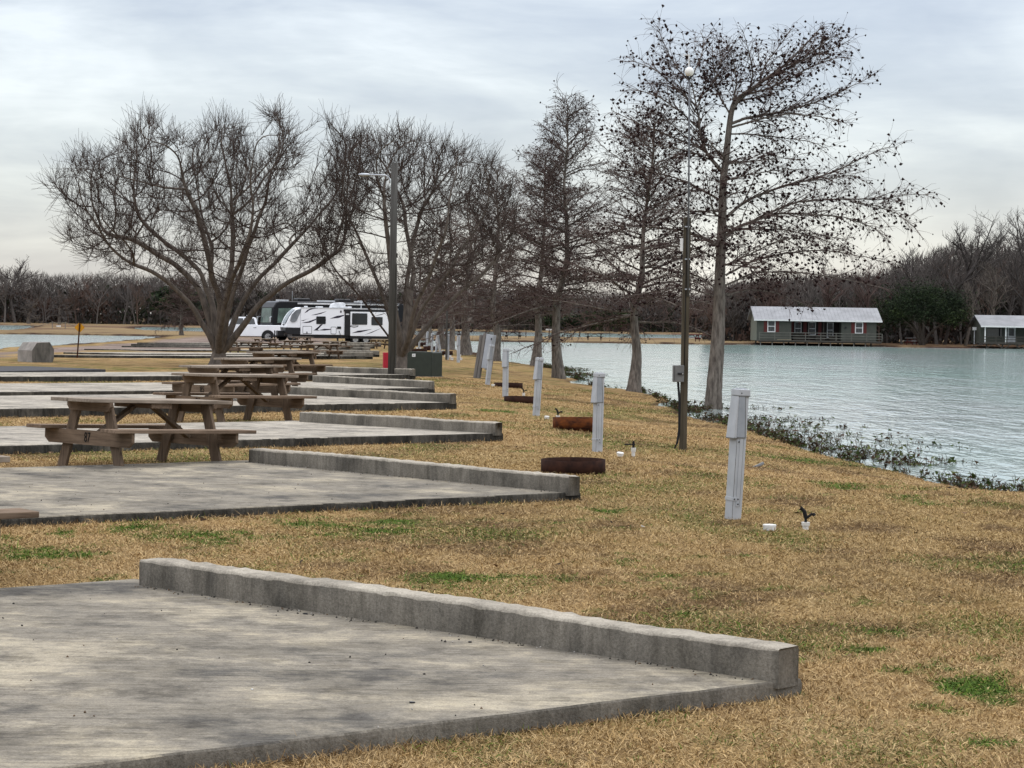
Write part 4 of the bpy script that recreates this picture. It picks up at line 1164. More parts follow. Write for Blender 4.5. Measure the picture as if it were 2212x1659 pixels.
def leafy(name, px, py_base, Y, w_, h_, label, seed, n=5200, cols=((.020, .030, .014), (.035, .048, .018), (.012, .017, .010)), group=None, trunk=.3, lift=.16, leaf=.13):
    rg = np.random.default_rng(seed); Y = Y * FS; w_ = w_ * FS; h_ = h_ * FS
    p = at(px, py_base, Y); b = np.array([p[0], Y, gz1(p[0], Y)])
    nb = 70
    th = rg.uniform(0, 2 * PI, nb); u = rg.uniform(-.25, 1, nb); rad = rg.uniform(.35, 1, nb) ** .6
    cz = h_ * (lift + (1 - lift) * (.42 + .5 * u * rad)); rr = np.sqrt(np.clip(1 - (u * rad) ** 2, .05, 1)) * rad
    cl = np.stack([np.cos(th) * rr * w_ / 2 * .86, np.sin(th) * rr * w_ / 2 * .8, cz], 1)
    ci = rg.integers(0, nb, n); cr = rg.uniform(.4, 1.0, nb) * w_ * .13
    C = cl[ci] + rg.normal(0, 1, (n, 3)) * cr[ci][:, None] * np.array([.8, .8, .55])
    C[:, 2] = np.maximum(C[:, 2], .35)
    V, F = cloud_leaves(C, rg.uniform(.6, 1.3, n) * leaf, rg, .8)
    tone = rg.choice(len(cols), nb, p=[.5, .25, .25])
    cc = np.array(cols)[tone][ci] * rg.uniform(.6, 1.4, n)[:, None]
    t = empty(name, b); tag(t, label, 'tree', group)
    np_mesh('crown', V, F, M['wood_col'], t, col=np.repeat(cc, 3, 0))
    limbs = []
    for k in range(7):
        e = cl[rg.integers(nb)]; limbs.append((resample([[rg.normal(0, .1), rg.normal(0, .1), -.2], [e[0] * .25, e[1] * .25, e[2] * .45], e], .5), None))
    tv = tubes([(q, np.linspace(trunk * .55, .05, len(q))) for q, _ in limbs], 6)
    np_mesh('trunk', *tv, M['bark_grey'], t, smooth=True)
    return t
leafy('live_oak', 1992, 742, 239, 10.6, 6.9, 'broad dark green live oak between the two lakeside cabins', 701, 26000, lift=.14, leaf=.075)
leafy('evergreen_tree', 378, 700, 424, 9.0, 8.2, 'dark evergreen with ragged top in the far left woods', 702, 5000, leaf=.22)
leafy('evergreen_tree', 1155, 716, 416, 10, 4.0, 'low black green evergreen behind the far strip, left of the white notice board', 703, 3600, leaf=.22)
leafy('evergreen_tree', 1258, 716, 416, 8.5, 3.2, 'low dark evergreen behind the far strip between two cypress trunks', 704, 3000, leaf=.22)
leafy('evergreen_tree', 1330, 716, 418, 9.5, 4.2, 'dark evergreen behind the far strip, right of the spit picnic tables', 705, 3000, leaf=.22)
# ------------------------------------------------------------------ picnic tables
def table_parts():
    P = {}
    m = MB()
    for k in range(5): m.box((-.975 + .004 * ((k * 7) % 3), -.365 + k * .147, .712), (.975 - .005 * ((k * 5) % 3), -.365 + k * .147 + .140, .750), .005)
    P['tabletop'] = (m.mesh('tabletop'), M['wood_grey'])
    for s, nm in ((-1, 'bench_near'), (1, 'bench_far')):
        m = MB()
        for k in range(2): m.box((-.975 + .006 * k, s * .655 - .140 + k * .143, .402), (.975, s * .655 - .140 + k * .143 + .138, .440), .005)
        P[nm] = (m.mesh('bench'), M['wood_long'])
    for ex in (-1, 1):
        for s in (-1, 1):
            m = MB(); m.beam((ex * .68, s * .525, -.06), (ex * .68, s * .255, .715), .038, .140, up=(0, 1, 0), bev=.004)
            P['leg%d%d' % (ex, s)] = (m.mesh('leg'), M['wood_leg'])
        xo = ex * .719
        m = MB(); m.prism([(-.765, .402), (.765, .402), (.765, .30), (.69, .245), (-.69, .245), (-.765, .30)], xo - .019, xo + .019, 'x')
        P['seat%d' % ex] = (m.mesh('seat_beam'), M['wood_cross'])
        m = MB(); m.prism([(-.38, .712), (.38, .712), (.38, .665), (.33, .612), (-.33, .612), (-.38, .665)], xo - .019, xo + .019, 'x')
        P['cleat%d' % ex] = (m.mesh('top_cleat'), M['wood_cross'])
        m = MB(); m.beam((ex * .10, 0, .690), (ex * .655, 0, .330), .038, .09, up=(0, 1, 0), bev=.003)
        P['brace%d' % ex] = (m.mesh('brace'), M['wood_leg'])
    m = MB(); m.box((-.14, -.33, .655), (.14, .33, .7115), .004)
    P['center'] = (m.mesh('center_cleat'), M['wood_cross'])
    return P
TP = table_parts()
def picnic_table(loc, rz, label, num=None, group='wooden picnic tables beside the pads', tilt=0, mats=None):
    t = empty('picnic_table', loc, rz, 0, tilt)
    tag(t, label, 'picnic table', group)
    for k, (me, mt) in TP.items():
        o = bpy.data.objects.new(me.name.split('.')[0], me); COL.objects.link(o); o.parent = t
        if not me.materials: me.materials.append(mt)
        if mats:
            o.material_slots[0].link = 'OBJECT'; o.material_slots[0].material = mats.get(me.name.split('.')[0], mats['*'])
        if num and k == 'seat-1':
            n = link('number', text_mesh(num, .15), M['text_black'], o)
            n.matrix_local = Matrix.Translation((-.741, 0, .322)) @ Matrix(((0, 0, -1, 0), (-1, 0, 0, 0), (0, 1, 0, 0), (0, 0, 0, 1))) @ Matrix.Diagonal((.72, 1, 1, 1))
    return t
TROT = math.atan2(.60, .80)
def table_at(px, py, label, num=None, rot=TROT, tilt=0, corner=(-.975, .37), k=1.0):
    corner = (corner[0] * k, corner[1] * k)
    """px, py: the far-left corner of the table top in the photograph"""
    z = 0.0
    for _ in range(14):
        p = on_plane(px, py, z + .75 * k); z = .5 * z + .5 * gz1(p[0], p[1])
    c, s = math.cos(rot), math.sin(rot)
    x = p[0] - (corner[0] * c - corner[1] * s); y = p[1] - (corner[0] * s + corner[1] * c)
    t = picnic_table((x, y, gz1(x, y)), rot, label, num, tilt=tilt); t.scale = (k,) * 3
    return t
tt0 = table_at(104, 864, 'picnic table numbered 87, nearest and whole, at the left', '87', tilt=.03, rot=R(48), k=.975)
table_at(367, 807, 'picnic table just behind the one numbered 87, its number half hidden', '86', rot=R(48), tilt=.02)
table_at(385, 788, 'picnic table numbered 85, third from the camera', '85', rot=R(53))
table_at(460, 773, 'picnic table in front of the spreading tree trunk, fourth from the camera', rot=R(54))
table_at(531, 759.5, 'picnic table right of the spreading tree trunk, standing on dry grass', rot=R(50))
table_at(489, 737, 'picnic table half hidden behind the spreading tree trunk', k=.82)
table_at(543, 731, 'picnic table below the front of the white pickup bed', k=.82)
table_at(606, 734.5, 'picnic table below the pickup rear wheel', k=.82)
table_at(652, 743, 'picnic table left of the far kerb stack, largest in front of the trailer', k=.82)
table_at(625, 727.5, 'small picnic table below the black nose of the white trailer', k=.82)
table_at(690, 736, 'picnic table in front of the trailer hatch door', k=.82)
table_at(795, 732.5, 'picnic table behind the wooden lamp pole beside the trailer wheels', k=.82)
# table off the left edge: only the end of its bench shows
q = on_plane(86, 1105, .44); c, s = math.cos(TROT), math.sin(TROT)
ox = q[0] - (.975 * c + .80 * s); oy = q[1] - (.975 * s - .80 * c)
picnic_table((ox, oy, 0), TROT, 'picnic table cut off by the left edge, only its bench end showing')
def far_table(px, py, Y, rot, label, mats, sc_=.92):
    Y = Y * FS; p = at(px, py, Y); t = picnic_table((p[0], Y, gz1(p[0], Y)), rot, label, group='picnic tables on the far shores', mats=mats); t.scale = (sc_,) * 3
DK = {'*': M['table_dark']}
far_table(1108, 731, 238, R(10), 'dark picnic table on the spit behind the second cypress gap', DK)
far_table(1284, 733, 238, R(-8), 'dark picnic table on the spit right of the tall straight cypress', DK)
far_table(977, 731, 238, R(15), 'dark picnic table on the spit at its left end behind the pedestals', DK)
far_table(1494, 734, 240, R(20), 'red picnic table on the spit behind the globe lamp post', {'*': M['table_red']})
far_table(1975, 742, 240, R(30), 'red picnic table with white top and benches under the live oak', {'*': M['table_red'], 'tabletop': M['trim_white'], 'bench': M['trim_white']})

# ------------------------------------------------------------------ electrical pedestals
def ped_parts():
    P = []
    m = MB(); m.box((-.05, -.052, -.15), (.05, .052, .956), .004); P.append(('post', m.mesh('post'), M['ped_grey']))
    m = MB(); m.box((-.018, -.0565, .10), (.018, -.0525, .66), .001); P.append(('cover_strip', m.mesh('cover_strip'), M['ped_grey']))
    m = MB(); m.prism([(-.053, .635), (.028, .635), (.006, .955), (-.053, .955)], -.060, -.0525, 'y', .002); P.append(('door', m.mesh('door'), M['ped_dark']))
    m = MB(); m.prism([(-.0855, .63), (-.0525, .63), (-.0525, .95), (-.058, .95)], -.056, .056, 'y', .003); P.append(('hood', m.mesh('hood'), M['ped_grey']))
    m = MB(); m.box((-.060, -.061, .955), (.056, .058, 1.005), .005)
    for sx in (-.03, .03): m.box((sx - .008, -.03, 1.0035), (sx + .008, .03, 1.014), .002)
    P.append(('cap', m.mesh('cap'), M['ped_grey']))
    m = MB(); m.prism([(-.048, .628), (.034, .628), (.034, .634), (-.048, .634)], -.0605, -.0522, 'y'); m.prism([(.031, .634), (.037, .634), (.012, .953), (.007, .953)], -.0585, -.0522, 'y'); m.box((-.0500, -.0545, .0), (-.0465, -.0522, .628)); m.box((.0195, -.0545, .10), (.0225, -.0522, .66)); m.box((-.060, -.0625, .950), (.057, -.0522, .9548)); m.box((-.087, -.057, .624), (-.0525, .057, .6295)); P.append(('seam', m.mesh('seam'), M['box_grey']))
    m = MB(); m.box((-.0555, -.0575, .145), (.012, .0545, .172), .001); P.append(('strap', m.mesh('strap'), M['ped_grey']))
    m = MB()
    for x, z in ((-.040, .158), (-.004, .158), (-.030, .6), (.0, .12), (-.035, .975)): m.cyl((x, -.0565, z), (x, -.0635, z), .0055, n=8)
    P.append(('bolt', m.mesh('bolt'), M['black']))
    return P
PP = ped_parts()
def pedestal(px, py, top_px, label, num=None, rot=R(28), h=1.0, Y=None, white=False):
    b = ground(px, py)
    if Y: q = at(px, py, Y); b = np.array([q[0], Y, gz1(q[0], Y)])
    lean = ((top_px - px) / FOC * b[1]) / (1.0 * h) - math.tan(ROLL)
    t = empty('power_pedestal', b); tag(t, label, 'power pedestal', 'grey power pedestals along the lakeside lawn')
    mt = Matrix.Translation(b) @ Matrix.Rotation(math.atan(lean), 4, 'Y') @ Matrix.Rotation(rot, 4, 'Z') @ Matrix.Diagonal((1, 1, h, 1))
    t.matrix_world = mt
    for nm, me, m_ in PP:
        o = link(nm, me, m_, t)
    if num:
        n = link('number', text_mesh(num, .085), M['text_black'], t)
        n.matrix_local = Matrix.Translation((-.0735, -.004, .865)) @ Matrix(((0, 0, -1, 0), (-1, 0, 0, 0), (0, 1, 0, 0), (0, 0, 0, 1))) @ Matrix.Rotation(R(-4.5), 4, 'X') @ Matrix.Diagonal((.72, 1.35, 1, 1))
        n.matrix_local = n.matrix_local @ Matrix.Rotation(R(0), 4, 'Z')
    return t
pedestal(1583, 1121, 1600, 'grey power pedestal numbered 87, nearest and largest, leaning right', '87', R(30), h=1.09)
pedestal(1290, 976, 1294.5, 'upright grey power pedestal left of the globe lamp post, second nearest', None, R(26))
pedestal(1158, 898, 1166, 'leaning grey power pedestal in front of a dark fire ring, third nearest', None, R(24), 1.03)
pedestal(1091.5, 858, 1093, 'square grey power pedestal standing behind a dark fire ring', None, R(62), 1.08)
pedestal(1053, 831, 1062, 'strongly leaning grey pedestal against the electrical cabinet', None, R(26), 1.05)
pedestal(990, 783, 991, 'grey pedestal just left of the flared cypress with the reddish hump', None, R(35), 1.13)
pedestal(967, 777, 968, 'grey pedestal behind the right edge of the green utility box, upright', None, R(35), 1.13)
pedestal(953, 772, 945, 'grey pedestal leaning left so that it crosses its neighbour', None, R(35), 1.1)
pedestal(941, 766, 946, 'grey pedestal leaning right so that it crosses its neighbour', None, R(35), 1.1)
pedestal(933, 762, 934, 'small grey pedestal above the green utility box, right of the tallest pale one', None, R(35), 1.1)
pedestal(922, 754.5, 923.5, 'pale small grey pedestal above the middle of the green utility box', None, R(35), 1.15)
pedestal(905, 752, 908, 'farthest leaning grey pedestal above the left end of the green utility box', None, R(35), 1.1)
# ------------------------------------------------------------------ fire rings
def fire_ring(px, py, dia, h, mat, label, Y=None):
    b = ground(px, py); b[1] += dia / 2; b[2] = gz1(b[0], b[1])
    o = MB().ring(dia / 2 - .006, dia / 2, -.03, h, 48).build('fire_ring', M[mat]); o.location = b
    o.rotation_euler = (RNG.normal(0, .012), .012, RNG.uniform(0, 6))
    for p in o.data.polygons: p.use_smooth = abs(p.normal.z) < .5
    return tag(o, label, 'fire ring', 'steel fire rings on the lawn')
fire_ring(1240, 1026, .70, .145, 'rust_dark', 'dark steel fire ring, nearest, beside the second kerb end')
fire_ring(1246, 931, .74, .20, 'rust_orange', 'orange rusted fire ring behind the second pedestal')
fire_ring(1128, 871, .76, .125, 'rust_dark', 'dark brown fire ring between the third and fourth pedestal')
fire_ring(1098, 838, .74, .125, 'rust_dark', 'dark fire ring behind the square upright pedestal')
fire_ring(905, 762, .9, .22, 'rust_dark', 'fire ring peeping over the green utility box')
fire_ring(930, 757, .95, .25, 'rust_dark', 'dark fire ring behind the crossing pedestals')
fire_ring(960, 767, .9, .2, 'rust_dark', 'dark fire ring low behind the green box right edge')
fire_ring(907, 747, .95, .25, 'rust_dark', 'farthest dark fire ring beside the lamp pole tree')

# ------------------------------------------------------------------ sewer caps and water risers
def sewer_cap(px, py, r, h, label, tilt=0):
    b = ground(px, py); m = MB()
    m.cyl((0, 0, -.05), (0, 0, h * .72), r * .88, r * .95, 24).cyl((0, 0, h * .72), (0, 0, h), r, r * .97, 24)
    o = m.build('sewer_cap', M['white_plastic']); o.location = b; o.rotation_euler = (tilt, tilt * .6, 0)
    return tag(o, label, 'sewer cap', 'white sewer caps in the grass')
def water_riser(px, py, h, label, handle=True, k=1.0, lever=False):
    b = ground(px, py)
    t = empty('water_riser', b, R(20)); tag(t, label, 'water tap', 'white water risers with black taps')
    m = MB(); m.cyl((0, 0, -.05), (0, 0, h * .55), .026 * k, n=18).cyl((0, 0, h * .55), (0, 0, h), .034 * k, .036 * k, 18); m.build('pipe', M['white_plastic'], t)
    if handle:
        m = MB(); m.cyl((0, 0, h), (0, 0, h + .05 * k), .012 * k, n=10).cyl((0, 0, h + .03 * k), (.055 * k, -.02 * k, h + .075 * k), .011 * k, n=10)
        m.tube([(0, 0, h + .04 * k), (-.015 * k, 0, h + .09 * k), (-.045 * k, .01 * k, h + .125 * k), (-.05 * k, .012 * k, h + .10 * k)], [.018 * k, .017 * k, .015 * k, .012 * k], 10)
        m.tube([(.055 * k, -.02 * k, h + .075 * k), (.07 * k, -.03 * k, h + .055 * k)], .014 * k, 8)
        m.build('tap', M['rubber'], t)
    if lever:
        m = MB(); m.cyl((0, 0, h), (0, 0, h + .085), .015, .013, 10).box((-.018, -.018, h + .03), (.018, .018, h + .05), .004); m.build('tap', M['rubber'], t)
        m = MB(); m.box((-.12, -.012, h + .035), (-.03, .012, h + .052), .003); m.build('lever', M['rubber'], t)
    return t
sewer_cap(1662, 1145, .055, .045, 'cream sewer cap in the grass right of the nearest pedestal')
water_riser(1740, 1144, .060, 'white water riser with black tap right of the nearest pedestal', k=.95)
sewer_cap(1339, 986, .045, .05, 'tilted broken sewer cap beside the tall riser with a lever', .16)
water_riser(1368, 986, .11, 'tall white riser with a black lever near the globe lamp post', False, .9, True)
sewer_cap(1181, 905, .045, .05, 'small white sewer cap at the foot of the third pedestal', .1)
water_riser(1205, 908, .085, 'white riser just behind the orange fire ring', True, 1.0)
water_riser(1131, 862, .14, 'thin white riser behind the fire ring left of the third pedestal', True, .9)
sewer_cap(1065, 835, .05, .06, 'round white cap left of the small dark fire ring')
for px, py, nm in [(995, 778, 'white cap at the foot of the pedestal left of the flared cypress'), (963, 771, 'white cap between the green box and the upright pedestal'), (972, 772, 'white cap right of the upright pedestal behind the green box'),
                   (976, 777.5, 'low white cap nearest the upright pedestal behind the green box'), (940, 763, 'white cap under the crossing pedestals'), (908, 754, 'white cap at the foot of the farthest leaning pedestal'), (901, 753.5, 'white cap left of the farthest leaning pedestal'),
                   (893, 752, 'white cap beside the forked tree trunk')]:
    sewer_cap(px, py, .075, .11, nm)
for px, py, nm in [(993, 774, 'short white riser behind the pedestal left of the flared cypress'), (957, 764, 'short white riser right of the crossing pedestals'), (917, 752, 'tilted white riser left of the pale small pedestal'), (892, 749, 'tall white riser beside the forked tree')]:
    water_riser(px, py, .2, nm, False, 2.0)

# ------------------------------------------------------------------ globe lamp post
b = ground(1475, 972); Y = b[1]
t = empty('lamp_post', b); tag(t, 'slim weathered lamp post with white globe, grey meter box and tall metal mast', 'lamp post')
b_ = Vector(b)
def loc(px, py, dy=0): return Vector(at(px, py, Y + dy)) - b_
axis = (loc(1484.5, 470) - Vector((0, 0, 0)))
m = MB(); m.beam((0, 0, -.2), axis, .100, .100, up=(0, 1, 0), bev=.005); m.build('wood_post', M['post_wood'], t)
m = MB(); m.tube([loc(1486, 640, -.068), loc(1488, 380, -.068), loc(1489.5, 170, -.068)], .0135, 10); m.build('mast', M['mast_grey'], t, True)
m = MB()
for py in (490, 560, 625): m.cbox(loc(1485, py, -.052), (.075, .035, .02), .003)
m.build('clamp', M['galv'], t)
m = MB(); m.sph(loc(1489, 155, -.062), .065, 24, 16); gl = m.build('globe', pm('globe', (.78, .77, .72), (.72, .71, .67), 2, .3), t, True)
m = MB(); m.cyl(loc(1489, 171, -.062), loc(1489, 167, -.062), .03, .035, 14); m.build('globe_collar', M['black'], gl)
m = MB(); m.cbox(loc(1488, 133, -.062), (.018, .02, .20), .002).cbox(loc(1482, 119, -.062), (.085, .014, .012), .002); m.build('antenna', M['trim_white'], t)
mx = loc(1465, 807, -.06)
m = MB(); m.cbox(mx, (.155, .11, .235), .008); o1 = m.build('meter_box', M['box_grey'], t)
m = MB(); m.cbox(mx + Vector((.03, -.064, .0)), (.085, .012, .028), .003); m.build('latch', M['black'], o1)
m = MB(); m.cyl(mx + Vector((.058, -.073, 0)), mx + Vector((.058, -.078, 0)), .010, n=10); m.build('lock', M['chrome'], o1)
m = MB(); m.cbox(mx + Vector((-.055, -.0575, .01)), (.004, .006, .2), .001); m.build('seam', M['black'], o1)
m = MB(); m.tube([mx + Vector((.0, .02, -.1)), loc(1468, 870, -.05), loc(1467, 930, -.05), loc(1463, 956, -.06), loc(1456, 971, -.08), loc(1454, 976, -.1)], .017, 10); m.build('conduit', M['rubber'], t, True)
m = MB(); m.tube([loc(1478, 790, -.055), loc(1480, 700, -.055), loc(1482, 600, -.055), loc(1484, 480, -.055)], .006, 6).tube([loc(1473, 545, -.02), loc(1470, 575, -.03), loc(1472, 600, -.04), loc(1478, 590, -.05)], .007, 6); m.build('cable', M['rubber'], t, True)
m = MB(); m.cbox(loc(1472.5, 529, 0), (.04, .07, .18), .004); m.build('junction_box', M['trim_white'], t)

# ------------------------------------------------------------------ tall lamp pole
b = ground(846, 818); Y = b[1]; b_ = Vector(b)
t = empty('light_pole', b); tag(t, 'tall thick wooden light pole with curved metal lamp arm beside the red post', 'light pole')
m = MB(); m.tube([Vector((0, 0, -.3)), loc(849, 560), loc(852.5, 352)], [.105, .096, .088], 20); m.build('pole', M['pole_wood'], t, True)
m = MB(); m.tube([loc(842, 396, -.1), loc(842, 390, -.1), loc(840, 383, -.1), loc(833, 379, -.1), loc(815, 378, -.1), loc(796, 377.5, -.1)], .022, 10); arm = m.build('lamp_arm', M['galv'], t, True)
m = MB(); m.sph(loc(787, 377.5, -.1), .17, 16, 8, (1, .45, .28)); m.build('lamp_head', M['galv'], t, True)
m = MB(); m.cbox(loc(858, 552, 0), (.03, .05, .12), .004).tube([loc(857, 570, -.07), loc(855, 790, -.07)], .015, 6); m.build('conduit', M['pole_wood'], t)
b = ground(832.5, 812)
o = MB().box((-.07, -.05, -.1), (.07, .05, .66), .006).box((-.072, -.052, .58), (.072, .052, .65), .004).build('marker_post', M['red_paint']); o.location = b; o.rotation_euler = (0, 0, R(18))
tag(o, 'short red marker post at the foot of the wooden light pole', 'marker post')

# ------------------------------------------------------------------ green utility box
b = ground(917, 813.5)
t = empty('utility_box', b, R(-31)); tag(t, 'dark green metal utility box with a small white sticker', 'utility box')
m = MB(); m.prism([(-.42, -.08), (.42, -.08), (.42, .67), (.39, .70), (-.36, .70), (-.42, .64)], -.26, .26, 'y', .008); m.build('body', M['green_box'], t)
m = MB(); m.box((-.35, -.2665, .03), (.385, -.2615, .655), .002); m.build('door', M['green_box'], t)
m = MB(); m.box((-.25, -.273, .555), (-.135, -.2675, .64)); st = m.build('sticker', M['sticker'], t)
n = link('text', text_mesh('0001', .03, 'text', .0008), M['box_grey'], st); n.matrix_local = Matrix.Translation((-.192, -.2745, .597)) @ Matrix.Rotation(R(90), 4, 'X')
m = MB(); m.box((-.44, -.30, -.10), (.44, .30, .02), .004); m.build('base', M['block_concrete'], t)
# ------------------------------------------------------------------ electrical cabinet on posts
b = ground(1041, 817.5); Y = b[1]; b_ = Vector(b)
t = empty('electrical_cabinet', b); tag(t, 'tilted grey electrical cabinet with black latches on leaning wooden posts', 'electrical cabinet')
rot = Matrix.Rotation(R(8.0), 4, 'Y') @ Matrix.Rotation(R(-30), 4, 'Z')
def rm(o): o.matrix_local = rot; return o
m = MB(); m.box((-.02, -.10, .30), (.20, .10, 1.27), .006); cab = rm(m.build('cabinet', M['panel_grey'], t))
for z in (.42, .80, 1.15):
    m = MB(); m.box((.155, -.112, z - .03), (.185, -.1015, z + .03), .002); m.build('latch', M['black'], cab)
m = MB(); m.cyl((.08, -.01, .26), (.08, -.01, .31), .03, n=12); m.build('hub', M['panel_grey'], cab)
for x, y, h in ((-.10, -.02, 1.28), (-.24, .03, 1.22), (.14, .13, .9)):
    m = MB(); m.box((x - .045, y - .045, -.2), (x + .045, y + .045, h), .004); rm(m.build('post', M['grey_wood'], t))

# ------------------------------------------------------------------ yellow sign and concrete block
b = ground(166, 773); Y = b[1]; b_ = Vector(b)
t = empty('diamond_sign', b); tag(t, 'yellow diamond sign on a thin rust brown post at the left', 'sign')
tp = loc(172.5, 697)
m = MB(); m.beam((0, 0, -.2), tp, .05, .03, up=(0, 1, 0), bev=.002); m.build('post', M['rust_post'], t)
c = loc(172, 707.5, .022); r_ = .195
m = MB()
pts = []
for k in range(4):
    for da in (-.13, 0, .13):
        a = PI / 2 * k + da; rr = r_ * (1 if da == 0 else .985) * (.97 if da == 0 else .95); pts.append((c.x + rr * math.cos(a), c.z + rr * math.sin(a)))
m.prism(pts, c.y - .002, c.y + .002, 'y'); m.build('plate', M['sign_yellow'], t)
b = ground(96, 783)
m = MB(); W_, H_, D_ = .42, .68, .95
oct_ = [(-W_, -.1), (W_ * .8, -.1), (W_, .14), (W_, .44), (W_ * .62, H_), (-W_ * .55, H_ - .02), (-W_, .40)]
m.prism(oct_, 0, D_, 'y', .012)
o = m.build('concrete_block', M['block_concrete']); o.data.materials.append(M['block_pale'])
for p in o.data.polygons:
    if p.normal.y > -.6: p.material_index = 1
o.location = b; o.rotation_euler = (0, 0, R(42))
tag(o, 'weathered concrete block with chamfered top at the left edge of the lawn', 'concrete block')
o.location.x -= .05

# ------------------------------------------------------------------ rope fence with notice, white boards
t = None
def rope_fence():
    pts = [(62, 700), (113, 706), (138, 706), (186, 705)]
    Y = 292 * FS
    q = at(113, 706, Y); b = np.array([q[0], Y, gz1(q[0], Y)])
    t = empty('rope_fence', b); tag(t, 'low rope fence on thin posts with a small white notice on the far spit', 'rope fence')
    P = []
    for px in (72, 113, 141, 178):
        p = at(px, 700, Y); z = gz1(p[0], Y); P.append(Vector((p[0] - b[0], 0, z - b[2])))
        h = .85 if px in (113, 141) else .35
        m = MB(); m.cyl(P[-1] - Vector((0, 0, .2)), P[-1] + Vector((0, 0, h)), .045, n=8); m.build('post', M['grey_wood'], t)
        P[-1] = P[-1] + Vector((0, 0, h - .06))
    m = MB()
    for a, c in zip(P, P[1:]):
        m.tube([a * (1 - f) + c * f - Vector((0, 0, .5 * f * (1 - f))) for f in [k / 8 for k in range(9)]], .04, 6)
    m.build('rope', M['rope'], t)
    p = at(127, 696, Y); c = Vector((p[0] - b[0], -.05, .30))
    m = MB(); m.cbox(c, (.52, .03, .17), .004); m.build('notice', M['trim_white'], t)
rope_fence()
def board(px, py0, py1, Y, label):
    Y = Y * FS; q = at(px, py1, Y); b = np.array([q[0], Y, gz1(q[0], Y)]); top = at(px, py0, Y)[2] - b[2]
    t = empty('notice_board', b); tag(t, label, 'notice board')
    m = MB(); m.cbox((0, -.05, top), (.75, .03, .16), .004); m.build('board', M['trim_white'], t)
    m = MB(); m.cyl((0, 0, -.2), (0, 0, top - .05), .05, n=8); m.build('post', M['rust_post'], t)
board(1186, 712, 728, 262, 'small white notice board on a thin post on the spit')
for px, py0, nm in ((1136, 716, 'thin bare post on the spit left of the white notice board'),):
    q = at(px, 728, 262 * FS); b = np.array([q[0], 262 * FS, gz1(q[0], 262 * FS)])
    o = MB().cyl((0, 0, -.2), (0, 0, at(px, py0, 262 * FS)[2] - b[2]), .045, n=8).build('thin_post', M['rust_post']); o.location = b; tag(o, nm, 'post')
q = at(964, 740, 85); b = ground(964, 777)
o = MB().cyl((0, 0, -.2), (0, 0, 2.2), .05, .045, n=10).build('dark_post', M['pole_wood']); o.location = b; tag(o, 'tall thin dark post among the grey pedestals', 'post')

